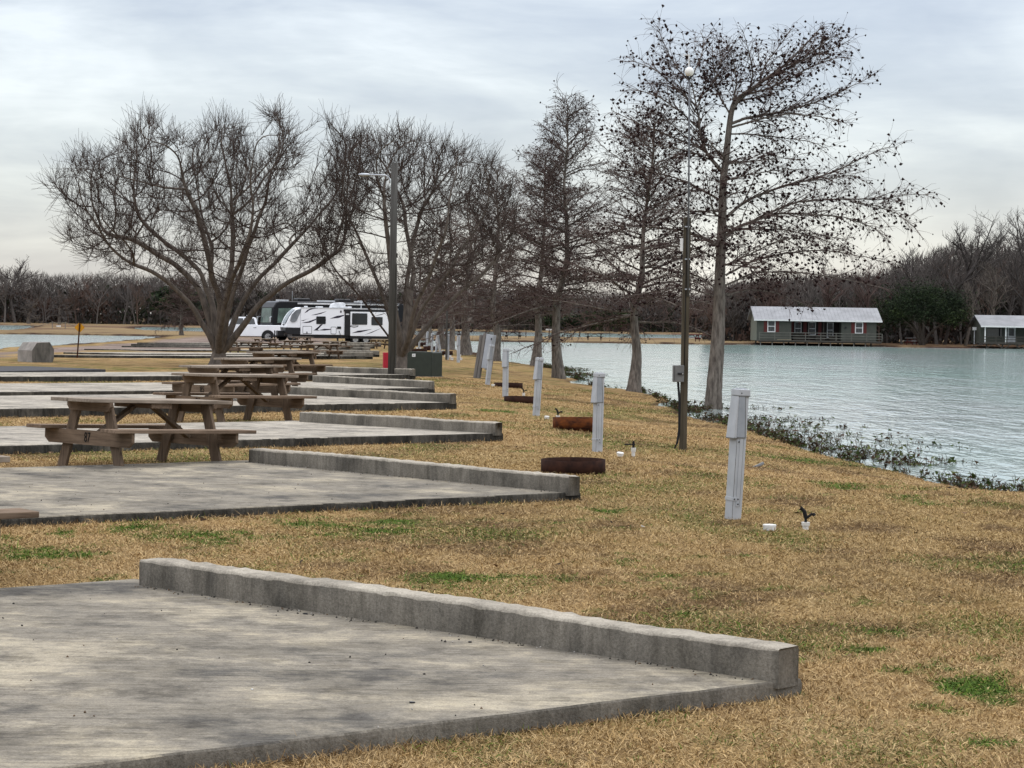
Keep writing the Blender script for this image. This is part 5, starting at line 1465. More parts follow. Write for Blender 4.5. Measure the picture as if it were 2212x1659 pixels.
# ------------------------------------------------------------------ cabins over the water
def cabin_long():
    Y = 233.0 * FS; s = Y / FOC                       # metres per photo pixel
    q = at(1634.5, 733.5, Y); x0 = q[0]; zd = q[2]  # deck level, front left corner of the wall
    b = np.array([x0, Y, zd]); t = empty('lake_cabin', b); tag(t, 'long grey green lake cabin with white metal roof and red shutters', 'cabin')
    t.scale = (FS,) * 3; W = 12.8; D = 6.2; H = 2.22
    def G(nm, m, mat, par=None, **k): return m.build(nm, M[mat], par if par else t, **k)
    # walls with a porch recess
    m = MB(); m.box((0, 0, -.1), (3.69, .16, H)).box((9.05, 0, -.1), (W, .16, H)).box((3.53, .16, -.1), (3.69, 1.9, H)).box((9.05, .16, -.1), (9.21, 1.9, H)).box((W - .16, .16, -.1), (W, D, H)).box((0, D - .16, -.1), (W - .16, D, H))
    for k in range(11):
        z = .08 + k * .2
        m.box((.003, -.012, z), (3.68, -.003, z + .185)); m.box((9.06, -.012, z), (W - .003, -.003, z + .185))
    w_ = G('wall', m, 'siding')
    m = MB(); m.box((3.692, 1.75, -.1), (9.048, 1.9, H)); G('porch_wall', m, 'porch_dark')
    m = MB(); m.box((3.692, .13, H - .03), (9.048, 1.748, H - .012)); G('porch_ceiling', m, 'porch_dark')
    m = MB(); m.box((0, .16, -.1), (.16, D - .16, H)); m.prism([(.0, H), (D, H), (D / 2, H + 1.32)], .0, .16, 'x'); G('gable_wall', m, 'siding_light')
    m = MB(); m.box((3.69, -.02, H - .24), (9.05, .12, H - .01)); G('porch_beam', m, 'siding_light')
    # roof
    m = MB(); e = .42
    pr = [(-e, H - .06), (D / 2, H + 1.36), (D + e, H - .06), (D + e, H - .16), (D / 2, H + 1.26), (-e, H - .16)]
    m.prism(pr, -.36, W + .55, 'x'); rf = G('roof', m, 'metal_roof')
    m = MB()
    for k in range(34):
        x = -.3 + k * .4
        m.beam((x, -e + .02, H - .045), (x, D / 2 - .02, H + 1.365), .03, .02, up=(0, 0, 1))
    o = G('roof_rib', m, 'metal_roof', rf); o['kind'] = 'stuff'
    m = MB(); m.box((-.37, -e - .03, H - .19), (W + .56, -e - .002, H - .05)); G('fascia', m, 'trim_white', rf)
    def window(x0, x1, z0, z1, y, trim=True, nm='window'):
        fr = MB(); tw = .09 if trim else .07
        fr.box((x0, y - .05, z0), (x0 + tw, y - .003, z1)).box((x1 - tw, y - .05, z0), (x1, y - .003, z1)).box((x0 + tw, y - .05, z1 - tw), (x1 - tw, y - .003, z1)).box((x0 + tw, y - .05, z0), (x1 - tw, y - .003, z0 + tw)).box((x0 + tw, y - .045, (z0 + z1) / 2 - .035), (x1 - tw, y - .003, (z0 + z1) / 2 + .035))
        f = G('window', fr, 'trim_white' if trim else 'ac_white')
        p = MB(); p.box((x0 + tw + .002, y - .022, z0 + tw), (x1 - tw - .002, y - .004, z1 - tw)); G('pane', p, 'curtain', f)
    window(1.12, 1.98, .82, 2.08, -.013); window(10.5, 11.36, .80, 2.02, -.013)
    for a, c in ((.74, 1.10), (2.0, 2.38), (10.1, 10.48), (11.38, 11.74)):
        m = MB(); m.box((a, -.05, .80), (c, -.015, 2.08), .006)
        for k in range(12): m.box((a + .05, -.056, .88 + k * .095), (c - .05, -.051, .94 + k * .095))
        G('shutter', m, 'shutter_red')
    window(4.25, 5.0, .55, 1.95, 1.74, False); window(5.75, 6.55, .55, 1.95, 1.74, False); window(7.75, 8.45, .3, 1.95, 1.74, False)
    for x in (3.8, 5.2, 6.8): 
        m = MB(); m.box((x, 1.66, .5), (x + .35, 1.735, 1.98), .004); G('shutter', m, 'shutter_red')
    for x in (5.55, 7.1):
        m = MB(); m.box((x, -.02, .0), (x + .09, .07, H - .25)); G('porch_post', m, 'deck_dark')
    # deck, railing, stilts
    m = MB(); m.box((-.02, -1.75, -.12), (W + .3, -.02, -.02)).box((3.69, -.02, -.12), (9.05, 1.74, -.025)); dk = G('deck', m, 'deck_wood')
    m = MB(); m.box((0, -1.7, -.24), (W + .28, -1.62, -.125)); G('rim_joist', m, 'deck_dark', dk)
    m = MB()
    for x in [k * 1.63 + .06 for k in range(9)]: m.box((x, -1.73, -.02), (x + .08, -1.65, .80))
    for z in (.76, .48, .2): m.box((.03, -1.76, z), (W + .26, -1.735, z + .07))
    G('railing', m, 'rail_wood')
    m = MB(); m.box((1.97, -1.79, .02), (3.5, -1.765, .08)); G('plank', m, 'rope')
    for k in range(10):
        x = .25 + k * 1.24
        m = MB(); m.cyl((x, -1.5, -1.3), (x, -1.5, -.13), .055, n=8); G('stilt', m, 'grey_wood')
    for k in range(8):
        x = .15 + k * 1.78
        m = MB(); m.cyl((x, 2.2, -1.3), (x, 2.2, -.1), .08, n=8); G('stilt', m, 'deck_dark')
    m = MB(); m.box((9.4, -.12, 1.35), (9.58, -.013, 1.52), .01); G('porch_lamp', m, 'black')
    m = MB(); m.box((4.0, .7, -.02), (5.2, 1.3, .40), .02).box((4.0, 1.2, .4), (5.2, 1.3, .8), .02).box((6.4, .6, .0), (7.4, 1.3, .42), .02).box((7.9, .7, .0), (8.8, 1.35, .45), .03); G('porch_bench', m, 'deck_dark')
cabin_long()
def cabin_right():
    Y = 232.0 * FS
    q = at(2124, 739.8, Y); b = np.array([q[0], Y, q[2]])
    t = empty('lake_cabin', b); tag(t, 'right hand lake cabin cut off by the frame edge, with white porch posts', 'cabin')
    def G(nm, m, mat, par=None): return m.build(nm, M[mat], par if par else t)
    t.scale = (FS,) * 3; W = 9.5; H = 1.72
    m = MB(); m.box((.0, 1.6, -.1), (W, 1.75, H + .2)).box((0, 1.75, -.1), (.15, 6.2, H + .2)).prism([(-.3, H), (6.4, H), (3.1, H + 1.0)], .15, .2, 'x'); m.prism([(1.75, H + .2), (6.2, H + .2), (3.1, H + 1.02)], .0, .15, 'x'); G('wall', m, 'siding')
    m = MB(); m.prism([(-.35, H + .05), (3.1, H + 1.22), (6.7, H - .02), (6.7, H - .12), (3.1, H + 1.12), (-.35, H - .05)], -.35, W, 'x'); rf = G('roof', m, 'metal_roof')
    m = MB(); m.box((-.36, -.40, H - .08), (W, -.355, H + .06)); G('fascia', m, 'trim_white', rf)
    for x in (.12, 2.32, 4.5, 6.7):
        m = MB(); m.box((x, -.05, -.05), (x + .12, .07, H - .03)); G('porch_post', m, 'trim_white')
    m = MB(); m.box((0, -.12, -.15), (W, 1.6, -.03)); dk = G('deck', m, 'deck_wood')
    m = MB()
    for z in (.58, .30, .02): m.box((.05, -.10, z), (W, -.06, z + .07))
    for x in (1.3, 3.5, 5.6): m.box((x, -.13, -.03), (x + .07, -.06, .6))
    G('railing', m, 'deck_wood')
    m = MB(); m.box((2.92, 1.53, .0), (3.78, 1.59, 1.72)); f = G('door', m, 'ac_white')
    m = MB(); m.box((3.05, 1.50, .75), (3.62, 1.528, 1.55)); G('pane', m, 'window_dim', f)
    m = MB(); m.box((.7, 1.53, .6), (2.3, 1.59, 1.5)); G('window', m, 'glass_dark')
    for x in (.3, 2.0, 3.6, 5.3):
        m = MB(); m.box((x, -.02, -1.3), (x + .12, .1, -.15)); G('stilt', m, 'deck_dark')
    for k in range(4):
        x = .35 + k * 1.9
        m = MB(); m.beam((x, -.05, -.62), (x + .65, -.05, -.17), .07, .08, up=(0, 1, 0)); m.beam((x + 1.75, -.05, -.62), (x + 1.1, -.05, -.17), .07, .08, up=(0, 1, 0)); G('brace', m, 'deck_wood')
    m = MB(); m.box((-.40, 3.4, 1.28), (-.02, 3.8, 1.62), .01); G('meter_box', m, 'trim_white')
    m = MB(); m.cyl((-.2, 3.6, -.2), (-.2, 3.6, 1.28), .045, n=8); G('conduit', m, 'ac_white')
    m = MB(); m.beam((-1.2, .5, -.55), (.05, .5, .45), .05, .08, up=(0, 1, 0)).beam((-1.2, .5, -.75), (.05, .5, .0), .05, .16, up=(0, 1, 0)); G('stair', m, 'deck_wood')
cabin_right()
# ------------------------------------------------------------------ vehicles
def wheel(parent, x, y, r, w_, side, name='wheel', rim='chrome'):
    e = empty(name, (x, y, r)); e.parent = parent
    m = MB(); m.cyl((0, -w_ / 2, 0), (0, w_ / 2, 0), r, n=28); bmesh.ops.bevel(m.bm, geom=[ed for ed in m.bm.edges if abs(ed.verts[0].co.y - ed.verts[1].co.y) < 1e-4], offset=.03, segments=2, affect='EDGES')
    m.build('tyre', M['rubber'], e, False)
    m = MB(); m.cyl((0, side * (w_ / 2 - .02), 0), (0, side * (w_ / 2 + .006), 0), r * .62, r * .58, 20)
    for k in range(6):
        a = k * PI / 3; m.beam((0, side * (w_ / 2 + .008), 0), (math.cos(a) * r * .55, side * (w_ / 2 + .008), math.sin(a) * r * .55), .05, .016, up=(0, 1, 0))
    m.build('rim', M[rim], e)
def sheet(pts, y, side=1, t=.004):
    """thin plate in the xz plane at y, proud towards side"""
    m = MB(); m.prism(pts, y, y + side * t, 'y'); return m
def rrect(x0, x1, z0, z1, r=.06, n=4):
    P = []
    for cx, cz, a0 in ((x1 - r, z1 - r, 0), (x0 + r, z1 - r, 90), (x0 + r, z0 + r, 180), (x1 - r, z0 + r, 270)):
        for k in range(n + 1):
            a = R(a0 + 90 * k / n); P.append((cx + r * math.cos(a), cz + r * math.sin(a)))
    return P
# --- white travel trailer
def trailer():
    b = ground(763, 745.5); Y = 163.0
    q = at(649, 741, Y); rz = math.atan2(-.27, -.963)
    b = np.array([q[0], Y, gz1(q[0], Y)])
    # x forward, y left (the side that faces the lawn); x = 0 where the nose cap meets the side wall
    t = empty('travel_trailer', b, rz); tag(t, 'white travel trailer with dark purple swooshes and a slide out, parked behind the tables', 'travel trailer')
    K = .785
    sheet_ = globals()['sheet']
    def sheet(pts, y, side=1, t=.004): return sheet_([(x * K if x < 0 else x, z) for x, z in pts], y, side, t)
    class MB(globals()['MB']):
        def box(s, lo, hi, bev=0, mat=None):
            q = lambda p: (p[0] * K if p[0] < 0 else p[0], p[1], p[2])
            return super().box(q(lo), q(hi), bev, mat)
        def prism(s, pts, a, b, axis='y', bev=0):
            if axis == 'y': pts = [(x * K if x < 0 else x, z) for x, z in pts]
            return super().prism(pts, a, b, axis, bev)
    def G(nm, m, mat, par=None, **k): return m.build(nm, M[mat], par if par else t, **k)
    ys, yo = 0.0, -2.4
    prof = [(0, .68), (0, 2.72), (-9.4, 2.72), (-9.5, 2.6), (-9.5, .68)]
    m = MB(); m.prism(prof, yo, ys, 'y', .03); G('body', m, 'rv_white')
    nose = [(0, .68), (.95, .70), (1.06, .80), (1.12, 1.22), (1.05, 1.5), (.86, 1.95), (.60, 2.32), (.30, 2.58), (0, 2.72)]
    m = MB(); m.prism([(-.0, .70)] + [(x, z) for x, z in nose[1:]], yo + .04, ys - .04, 'y', .05); cap_ = G('nose_cap', m, 'rv_white', smooth=False)
    low = [(.02, .66), (.98, .68), (1.09, .80), (1.15, 1.20), (.02, 1.20)]
    m = MB(); m.prism(low, yo + .01, ys - .01, 'y', .03); G('nose_guard', m, 'black')
    # front glass follows the cap
    P = [(1.085, 1.52), (.985, 1.74), (.80, 2.08), (.56, 2.40), (.34, 2.575)]
    m = MB()
    for (xa, za), (xb, zb) in zip(P, P[1:]):
        m.face([(xa + .03, yo + .75 - .1 * (za - 1.5), za), (xa + .03, ys - .32 + .1 * (za - 1.5), za), (xb + .03, ys - .32 + .1 * (zb - 1.5), zb), (xb + .03, yo + .75 - .1 * (zb - 1.5), zb)])
    G('front_glass', m, 'glass_grey')
    for yy_ in ((ys - .06, ys + .004), (yo - .004, yo + .06)):
        m = MB(); m.prism([(.80, 1.70), (.69, 2.16), (.36, 2.50), (-.05, 2.60), (-.02, 2.42), (.16, 2.05), (.30, 1.72), (.44, 1.60), (.66, 1.58)], yy_[0], yy_[1], 'y'); G('side_glass', m, 'glass_grey')
    m = MB(); m.prism([(yo + .85, 1.44), (ys - .85, 1.44), (ys - 1.0, 1.36), (yo + 1.0, 1.36)], 1.085, 1.125, 'x'); G('grin_vent', m, 'black')
    # roof rail, roof units
    m = MB(); m.prism([(.0, 2.66), (-9.5, 2.66), (-9.5, 2.72), (.0, 2.72)], ys + .002, ys + .03, 'y'); G('roof_rail', m, 'ac_white')
    m = MB(); m.prism([(-3.1, 2.72), (-4.55, 2.72), (-4.45, 3.08), (-4.2, 3.14), (-3.5, 3.10), (-3.2, 2.98)], -1.55, -.65, 'y', .05); G('air_conditioner', m, 'ac_white')
    m = MB(); m.box((-2.35, -1.4, 2.71), (-1.75, -.9, 2.82), .02).box((-.9, -1.3, 2.71), (-.6, -1.0, 2.83), .02).box((-5.2, -1.5, 2.71), (-4.75, -1.0, 2.84), .02); G('roof_vent', m, 'ac_white')
    m = MB(); m.cyl((-4.8, -1.0, 2.7), (-4.8, -1.0, 3.25), .025, n=8).cbox((-4.7, -1.0, 3.27), (.35, .12, .05), .01); G('antenna', m, 'ac_white')
    # windows, hatches
    m = sheet(rrect(-2.42, -1.5, 1.48, 2.06, .08), ys + .003, 1, .02); G('window', m, 'glass_dark')
    for x0, x1, z0, z1 in ((-1.08, -.2, .74, 1.32), (-3.46, -2.92, .74, 1.29)):
        m = sheet(rrect(x0, x1, z0, z1, .07), ys + .003, 1, .010); h_ = G('hatch', m, 'black')
        m = sheet(rrect(x0 + .035, x1 - .035, z0 + .035, z1 - .035, .05), ys + .0135, 1, .004); G('hatch_panel', m, 'rv_white', h_)
    m = sheet(rrect(-3.92, -3.53, 1.13, 1.32, .02), ys + .003, 1, .03); G('outlet_box', m, 'black')
    m = sheet(rrect(-3.95, -3.82, 2.36, 2.52, .02), ys + .003, 1, .03); G('vent', m, 'black')
    m = sheet([(-.66, .78), (-.56, .78), (-.56, .90), (-.66, .90)], ys + .019, 1, .01); G('hatch_latch', m, 'black')
    def sw(pts, y=ys + .003):
        G('swoosh', sheet(pts, y, 1, .003), 'rv_purple')
    sw([(-.03, 1.72), (-.85, 1.88), (-.5, 1.80), (-.25, 1.70)]); sw([(-.05, 1.55), (-.7, 1.66), (-1.48, 1.88), (-1.48, 1.80), (-.9, 1.58), (-.5, 1.55)])
    sw([(-1.0, 2.14), (-2.55, 2.46), (-1.9, 2.24), (-1.4, 2.16)]); sw([(-.35, 2.28), (-.65, 2.54), (-1.1, 2.70), (-1.75, 2.66), (-1.15, 2.60), (-.8, 2.50), (-.62, 2.38)])
    sw([(-2.8, 1.90), (-3.7, 1.96), (-4.2, 2.14), (-4.2, 2.2), (-3.5, 2.12), (-3.2, 2.02)]); sw([(-2.0, 1.47), (-1.32, 1.03), (-1.55, 1.03), (-1.25, .99), (-2.15, 1.44)])
    sw([(-1.25, 1.00), (-1.8, .99), (-1.65, 1.06), (-2.05, 1.40), (-2.12, 1.46), (-1.95, 1.46), (-1.5, 1.12)]); sw([(-1.75, 1.02), (-2.3, 1.00), (-2.92, 1.07), (-3.5, 1.18), (-3.5, 1.13), (-2.9, 1.12), (-2.3, 1.13)])
    m = MB(); m.box((-4.15, ys - .001, 2.46), (-9.4, ys + .06, 2.62), .01); G('awning', m, 'black')
    # slide out
    d_ = .10; sx = -4.80
    m = MB(); m.box((sx - .01, ys - .05, .62), (-8.6, d_, 2.44), .015); so_ = G('slide_out', m, 'rv_white')
    m = MB(); m.box((-4.24, ys + .002, .64), (-4.79, ys + .05, 2.46), .01); G('side_door', m, 'black'); m = MB(); m.box((-4.36, ys + .051, 2.2), (-4.68, ys + .062, 2.3), .004); G('door_plate', m, 'ac_white')
    m = sheet(rrect(-6.45, -4.95, 1.48, 2.34, .07), d_ + .003, 1, .02); G('window', m, 'glass_dark', so_)
    m = sheet(rrect(-7.95, -6.85, 1.45, 2.08, .07), d_ + .003, 1, .02); G('window', m, 'glass_dark', so_)
    for pts in ([(-4.95, .84), (-5.8, .90), (-6.95, 1.16), (-6.0, 1.06), (-5.55, 1.02)], [(-6.2, .72), (-6.9, .88), (-7.9, 1.26), (-7.0, .98)], [(-6.1, 1.86), (-6.45, 1.92), (-6.45, 1.87)], [(-7.0, 2.12), (-7.9, 2.32), (-8.4, 2.42), (-7.8, 2.24)]):
        G('swoosh', sheet(pts, d_ + .003, 1, .003), 'rv_purple', so_)
    m = sheet([(-4.72, 1.38), (-5.60, 1.38), (-5.5, 1.30), (-5.16, 1.235), (-4.82, 1.30)], d_ + .003, 1, .003); lg = G('logo', m, 'rv_purple', so_)
    m = sheet([(-4.82, 1.345), (-5.5, 1.345), (-5.42, 1.31), (-5.16, 1.275), (-4.9, 1.31)], d_ + .0065, 1, .002); G('logo_face', m, 'ac_white', so_)
    n = link('lettering', text_mesh('WHITE HAWK', .11, 'lettering', .001), M['box_grey'], so_)
    n.matrix_local = Matrix.Translation((-5.16 * K, d_ + .008, 1.425)) @ Matrix(((-1, 0, 0, 0), (0, 0, 1, 0), (0, 1, 0, 0), (0, 0, 0, 1)))
    # chassis and running gear
    m = MB(); m.box((.6, yo + .2, .42), (-9.3, ys - .12, .68)).box((sx, ys - .1, .42), (-8.5, d_ - .02, .62)); G('chassis', m, 'black')
    m = MB(); m.prism([(1.05, .50), (2.2, .46), (2.2, .56), (1.05, .62)], -1.28, -1.12, 'y').cyl((1.75, -1.2, .05), (1.75, -1.2, .95), .05, n=10).box((1.1, -1.6, .55), (1.6, -.8, .95), .03); G('hitch', m, 'black')
    for x in (-4.2, -5.0): wheel(t, x, ys - .16, .36, .24, 1); wheel(t, x, yo + .16, .36, .24, -1)
    m = MB(); m.beam((-2.85, ys - .2, .5), (-2.88, ys - .2, .02), .12, .12, up=(0, 1, 0)).box((-3.75, ys - .35, 0), (-3.4, ys - .05, .05)); m.beam((-.6, ys - .3, .5), (-.6, ys - .3, .02), .1, .1, up=(0, 1, 0)); G('stabiliser', m, 'black')
    m = MB(); m.tube([(-2.92, ys + .03, 1.0), (-3.05, ys + .12, .6), (-3.2, ys + .35, .1), (-3.6, ys + .9, .03)], .022, 6); G('cord', m, 'black')
    m = sheet([(-8.75, 1.2), (-9.25, 1.2), (-9.25, 2.2), (-8.75, 2.2)], ys + .003, 1, .03); G('rear_ladder_panel', m, 'black')
    m = sheet([(-9.0, 2.28), (-9.35, 2.28), (-9.35, 2.44), (-9.0, 2.44)], ys + .003, 1, .03); G('tail_light', m, 'tail_red')
trailer()
# --- black motorhome
def motorhome():
    Y = 176.0; q = at(588, 737, Y); rz = math.atan2(-.51, -.86)
    b = np.array([q[0], Y, gz1(q[0], Y)])
    t = empty('motorhome', b, rz); tag(t, 'black motorhome with large greenish windshield, behind the white pickup', 'motorhome')
    def G(nm, m, mat, par=None, **k): return m.build(nm, M[mat], par if par else t, **k)
    # x forward, near (left) side at y = 0, front corner at x = 0
    yo = -2.45; H = 3.25
    prof = [(-.12, .35), (0, .5), (.04, 1.3), (.0, 1.45), (-.10, 2.75), (-.35, 3.15), (-.7, H), (-11.8, H), (-12, 3.1), (-12, .35)]
    m = MB(); m.prism(prof, yo, 0, 'y', .10); G('body', m, 'black_gloss')
    m = MB()
    P = [(.028, 1.50), (-.075, 2.68)]
    m.face([(P[0][0] + .012, yo + .22, P[0][1]), (P[0][0] + .012, -.22, P[0][1]), (P[1][0] + .02, -.30, P[1][1]), (P[1][0] + .02, yo + .30, P[1][1])]); ws = G('windshield', m, 'glass_green')
    m = sheet([(-.42, 1.48), (-1.75, 1.60), (-1.75, 2.70), (-.52, 2.66)], .003, 1, .012); G('side_window', m, 'glass_green')
    m = sheet([(-.1, 1.18), (-2.2, 1.34), (-6.5, 1.42), (-6.5, 1.32), (-2.2, 1.20), (-.1, 1.0)], .003, 1, .006); G('stripe', m, 'rv_cream')
    m = MB(); m.box((.046, yo + .2, 1.02), (.056, -.2, 1.16)); G('front_stripe', m, 'rv_cream')
    m = sheet(rrect(-6.5, -3.2, 1.7, 2.6, .06), .003, 1, .012); G('window', m, 'glass_dark')
    m = MB(); m.box((-2.2, -.02, 3.02), (-11.5, .09, 3.14), .02); G('awning', m, 'ac_white')
    for x0, x1, mat in ((-2.6, -3.7, 'black'), (-6.3, -7.4, 'black'), (-9.3, -10.2, 'black')):
        m = MB(); m.box((x0, -1.7, H - .02), (x1, -.7, H + .27), .08); G('air_conditioner', m, mat)
    for x0, x1 in ((-4.6, -5.9), (-8.0, -8.7), (-.9, -1.7)):
        m = MB(); m.box((x0, -1.4, H - .01), (x1, -.6, H + .12), .02); G('roof_vent', m, 'ac_white')
    m = MB(); m.cyl((-2.2, -1, H), (-2.2, -1, H + .85), .018, n=6); G('antenna', m, 'galv')
    for y in (-.1, yo + .1):
        m = MB(); m.beam((.02, y, 2.0), (.22, y + (.1 if y > -1 else -.1), 1.9), .05, .05, up=(0, 1, 0)).cbox((.22, y + (.12 if y > -1 else -.12), 1.75), (.1, .18, .42), .03); G('mirror', m, 'chrome')
    for y in (-.35, yo + .35):
        m = MB(); m.cbox((.035, y, .85), (.05, .4, .2), .02); G('headlight', m, 'headlight')
    for x in (-1.9, -8.6): wheel(t, x, -.14, .48, .28, 1); wheel(t, x, yo + .14, .48, .28, -1)
    m = MB(); m.box((-4.55, -.02, H - .03), (-4.62, .0, H - .01)); G('trim', m, 'galv')
motorhome()
# --- white pickup
def pickup():
    Y = 171.0; q = at(448, 738, Y); rz = math.atan2(-.16, -.987)
    b = np.array([q[0], Y, gz1(q[0], Y)])
    t = empty('pickup_truck', b, rz); tag(t, 'white crew cab pickup truck behind the spreading bare tree', 'pickup truck')
    def G(nm, m, mat, par=None, **k): return m.build(nm, M[mat], par if par else t, **k)
    # x backwards is negative; front bumper at x = 0; near (left) side at y = 0
    W = 2.0
    def arch(cx, r=.50, n=9): return [(cx + r * math.cos(R(180 - 180 * k / n)), .42 + r * math.sin(R(180 - 180 * k / n))) for k in range(n + 1)]
    P = [(-5.86, .55), (-5.9, 1.22), (-5.85, 1.30), (-3.95, 1.30), (-3.9, 1.34), (-1.65, 1.30), (-.9, 1.26), (-.25, 1.20), (-.06, 1.08), (-.02, .52), (-.45, .42)]
    fa = arch(-1.02); ra = arch(-4.72)
    prof = P[:10] + [(-.45, .42)] + fa[::-1] + ra[::-1] + [(-5.5, .45)]
    m = MB(); m.prism(prof, -W, 0, 'y', .035); G('body', m, 'rv_white')
    cabp = [(-3.92, 1.30), (-3.80, 1.86), (-3.6, 1.94), (-2.35, 1.94), (-2.1, 1.89), (-1.42, 1.30)]
    m = MB()
    lo = [(x, -.05, z) for x, z in cabp]; v0 = [m.bm.verts.new((x, -.04 - .16 * max(0, (z - 1.3) / .64), z)) for x, z in cabp]; v1 = [m.bm.verts.new((x, -W + .04 + .16 * max(0, (z - 1.3) / .64), z)) for x, z in cabp]
    m.bm.faces.new(v0); m.bm.faces.new(v1[::-1])
    for i in range(len(cabp)): m.bm.faces.new((v0[i], v1[i], v1[(i + 1) % len(cabp)], v0[(i + 1) % len(cabp)]))
    bmesh.ops.recalc_face_normals(m.bm, faces=m.bm.faces[:]); bmesh.ops.bevel(m.bm, geom=m.bm.edges[:], offset=.04, segments=2, affect='EDGES')
    G('cab', m, 'rv_white')
    def side_glass(pts, nm='window'):
        m = MB(); a = [(x, -.04 - .16 * (z - 1.3) / .64 + .012, z) for x, z in pts]; m.face(a); m.face([(x, y - .006, z) for x, y, z in a[::-1]]); G(nm, m, 'glass_dark')
    side_glass([(-3.74, 1.36), (-2.86, 1.36), (-2.86, 1.83), (-3.62, 1.83)]); side_glass([(-2.78, 1.36), (-1.72, 1.36), (-2.22, 1.83), (-2.78, 1.83)])
    m = MB(); m.face([(-1.39, -.25, 1.36), (-1.39, -W + .25, 1.36), (-2.03, -W + .36, 1.87), (-2.03, -.36, 1.87)]); G('windshield', m, 'glass_grey')
    for x0, x1 in ((-3.88, -2.82), (-2.80, -1.62)):
        m = sheet([(x0, .60), (x1, .60), (x1, 1.28), (x0, 1.28)], .0005, 1, .006); dr = G('door', m, 'rv_white')
        m = sheet([(x0 + .08, 1.1), (x0 + .30, 1.1), (x0 + .30, 1.14), (x0 + .08, 1.14)], .008, 1, .03); G('handle', m, 'chrome', dr)
    m = MB(); m.box((-5.91, -.22, .86), (-5.86, .006, 1.20), .01); G('tail_light', m, 'tail_red')
    m = MB(); m.box((-5.91, -W - .006, .86), (-5.86, -W + .22, 1.20), .01); G('tail_light', m, 'tail_red')
    m = MB(); m.box((-6.02, -W + .05, .48), (-5.88, -.05, .72), .03); G('rear_bumper', m, 'chrome')
    m = MB(); m.box((-.06, -W + .02, .45), (.08, -.02, .68), .03); G('front_bumper', m, 'chrome')
    m = MB(); m.box((-.24, -.30, .82), (-.01, .004, 1.04), .02); G('headlight', m, 'headlight')
    m = MB(); m.box((-.05, -W + .35, .72), (.0, -.35, 1.08), .02); G('grille', m, 'black')
    m = MB(); m.cbox((-1.95, .12, 1.42), (.14, .24, .2), .03); G('mirror', m, 'chrome')
    m = MB(); m.cyl((-3.1, -1, 1.93), (-3.1, -1, 2.08), .03, .015, n=8); G('antenna', m, 'rv_white')
    for x in (-1.02, -4.72): wheel(t, x, -.16, .41, .27, 1); wheel(t, x, -W + .16, .41, .27, -1)
    m = MB(); m.box((-5.4, -W + .2, .38), (-.6, -.2, .55)); G('underbody', m, 'black')
    m = MB(); m.prism(ra + [(-5.2, .43)], -.34, -.02, 'y'); G('wheel_well', m, 'black')
    m = MB(); m.prism(fa + [(-1.5, .43)], -.34, -.02, 'y'); G('wheel_well', m, 'black')
pickup()

# ------------------------------------------------------------------ waterside weeds, litter
def shore_weeds():
    rg = np.random.default_rng(900)
    Pc = np.array(near_shore); Vs, Cs = [], []
    seg = Pc[1:] - Pc[:-1]; L = np.linalg.norm(seg, axis=1); cum = np.r_[0, np.cumsum(L)]
    C = []; B = []
    n = 10000
    s = rg.random(n) ** 1.25 * min(cum[-1], 75)
    i = np.clip(np.searchsorted(cum, s) - 1, 0, len(seg) - 1); f = (s - cum[i]) / L[i]
    p = Pc[i] + seg[i] * f[:, None]; nr = np.stack([seg[i][:, 1], -seg[i][:, 0]], 1) / L[i][:, None]    # towards the water
    pn = .6 * vnoise(s * .33, s * 0, 12) + .4 * vnoise(s * 1.3, s * 0, 14); wide = .3 + 2.3 * sstep(.35, .75, pn) * np.where(s < 34, 1, .5)
    o = (rg.random(n) ** 1.9 * wide * 1.2) - .03
    p = p + nr * o[:, None]
    keep = rg.random(n) < (1.3 * sstep(.42, .66, pn * .6 + .4 * vnoise(p[:, 0] * 2.2, p[:, 1] * 1.2, 15)) + .03) * np.exp(-o / 1.8)
    p = p[keep]; o = o[keep]; n = len(p)
    h = np.clip(rg.normal(.06, .05, n), .015, .22) * np.exp(-np.maximum(o, 0) * .55)
    polys, leaves, lcol, lsz = [], [], [], []
    for k in range(n):
        b = np.array([p[k, 0], p[k, 1], WATER - .03 if o[k] > .1 else gz1(p[k, 0], p[k, 1])]); dv = unit(np.array([rg.normal(0, .45), rg.normal(0, .45), 1]))
        e = b + dv * (h[k] + .03); e2 = e + unit(dv + rg.normal(0, .6, 3)) * .06
        polys.append((np.array([b, e, e2]), np.array([.006, .005, .003])))
        for _ in range(rg.integers(2, 6)):
            leaves.append(b + (e - b) * rg.uniform(.35, 1.1) + rg.normal(0, .035, 3)); lsz.append(rg.uniform(.016, .042))
            lcol.append([[.045, .065, .018], [.075, .085, .03], [.060, .032, .018], [.035, .025, .014]][rg.choice(4, p=[.34, .16, .3, .2])])
    V1, F1 = tubes(polys, 3)
    F1 = np.concatenate([F1[:, [0, 1, 2]], F1[:, [0, 2, 3]]])
    V2, F2 = cloud_leaves(np.array(leaves), np.array(lsz), rg, .7)
    V2[:, 2] = np.maximum(V2[:, 2], WATER + .004)
    V = np.concatenate([V1, V2]); F = np.concatenate([F1, F2 + len(V1)])
    col = np.concatenate([np.tile([.04, .03, .018], (len(V1), 1)), np.repeat(np.array(lcol), 3, 0)])
    tag(np_mesh('shore_weeds', V, F, col_mat('weed'), col=col), 'low green and brown water weeds along the bank', 'weeds', kind='stuff')
shore_weeds()
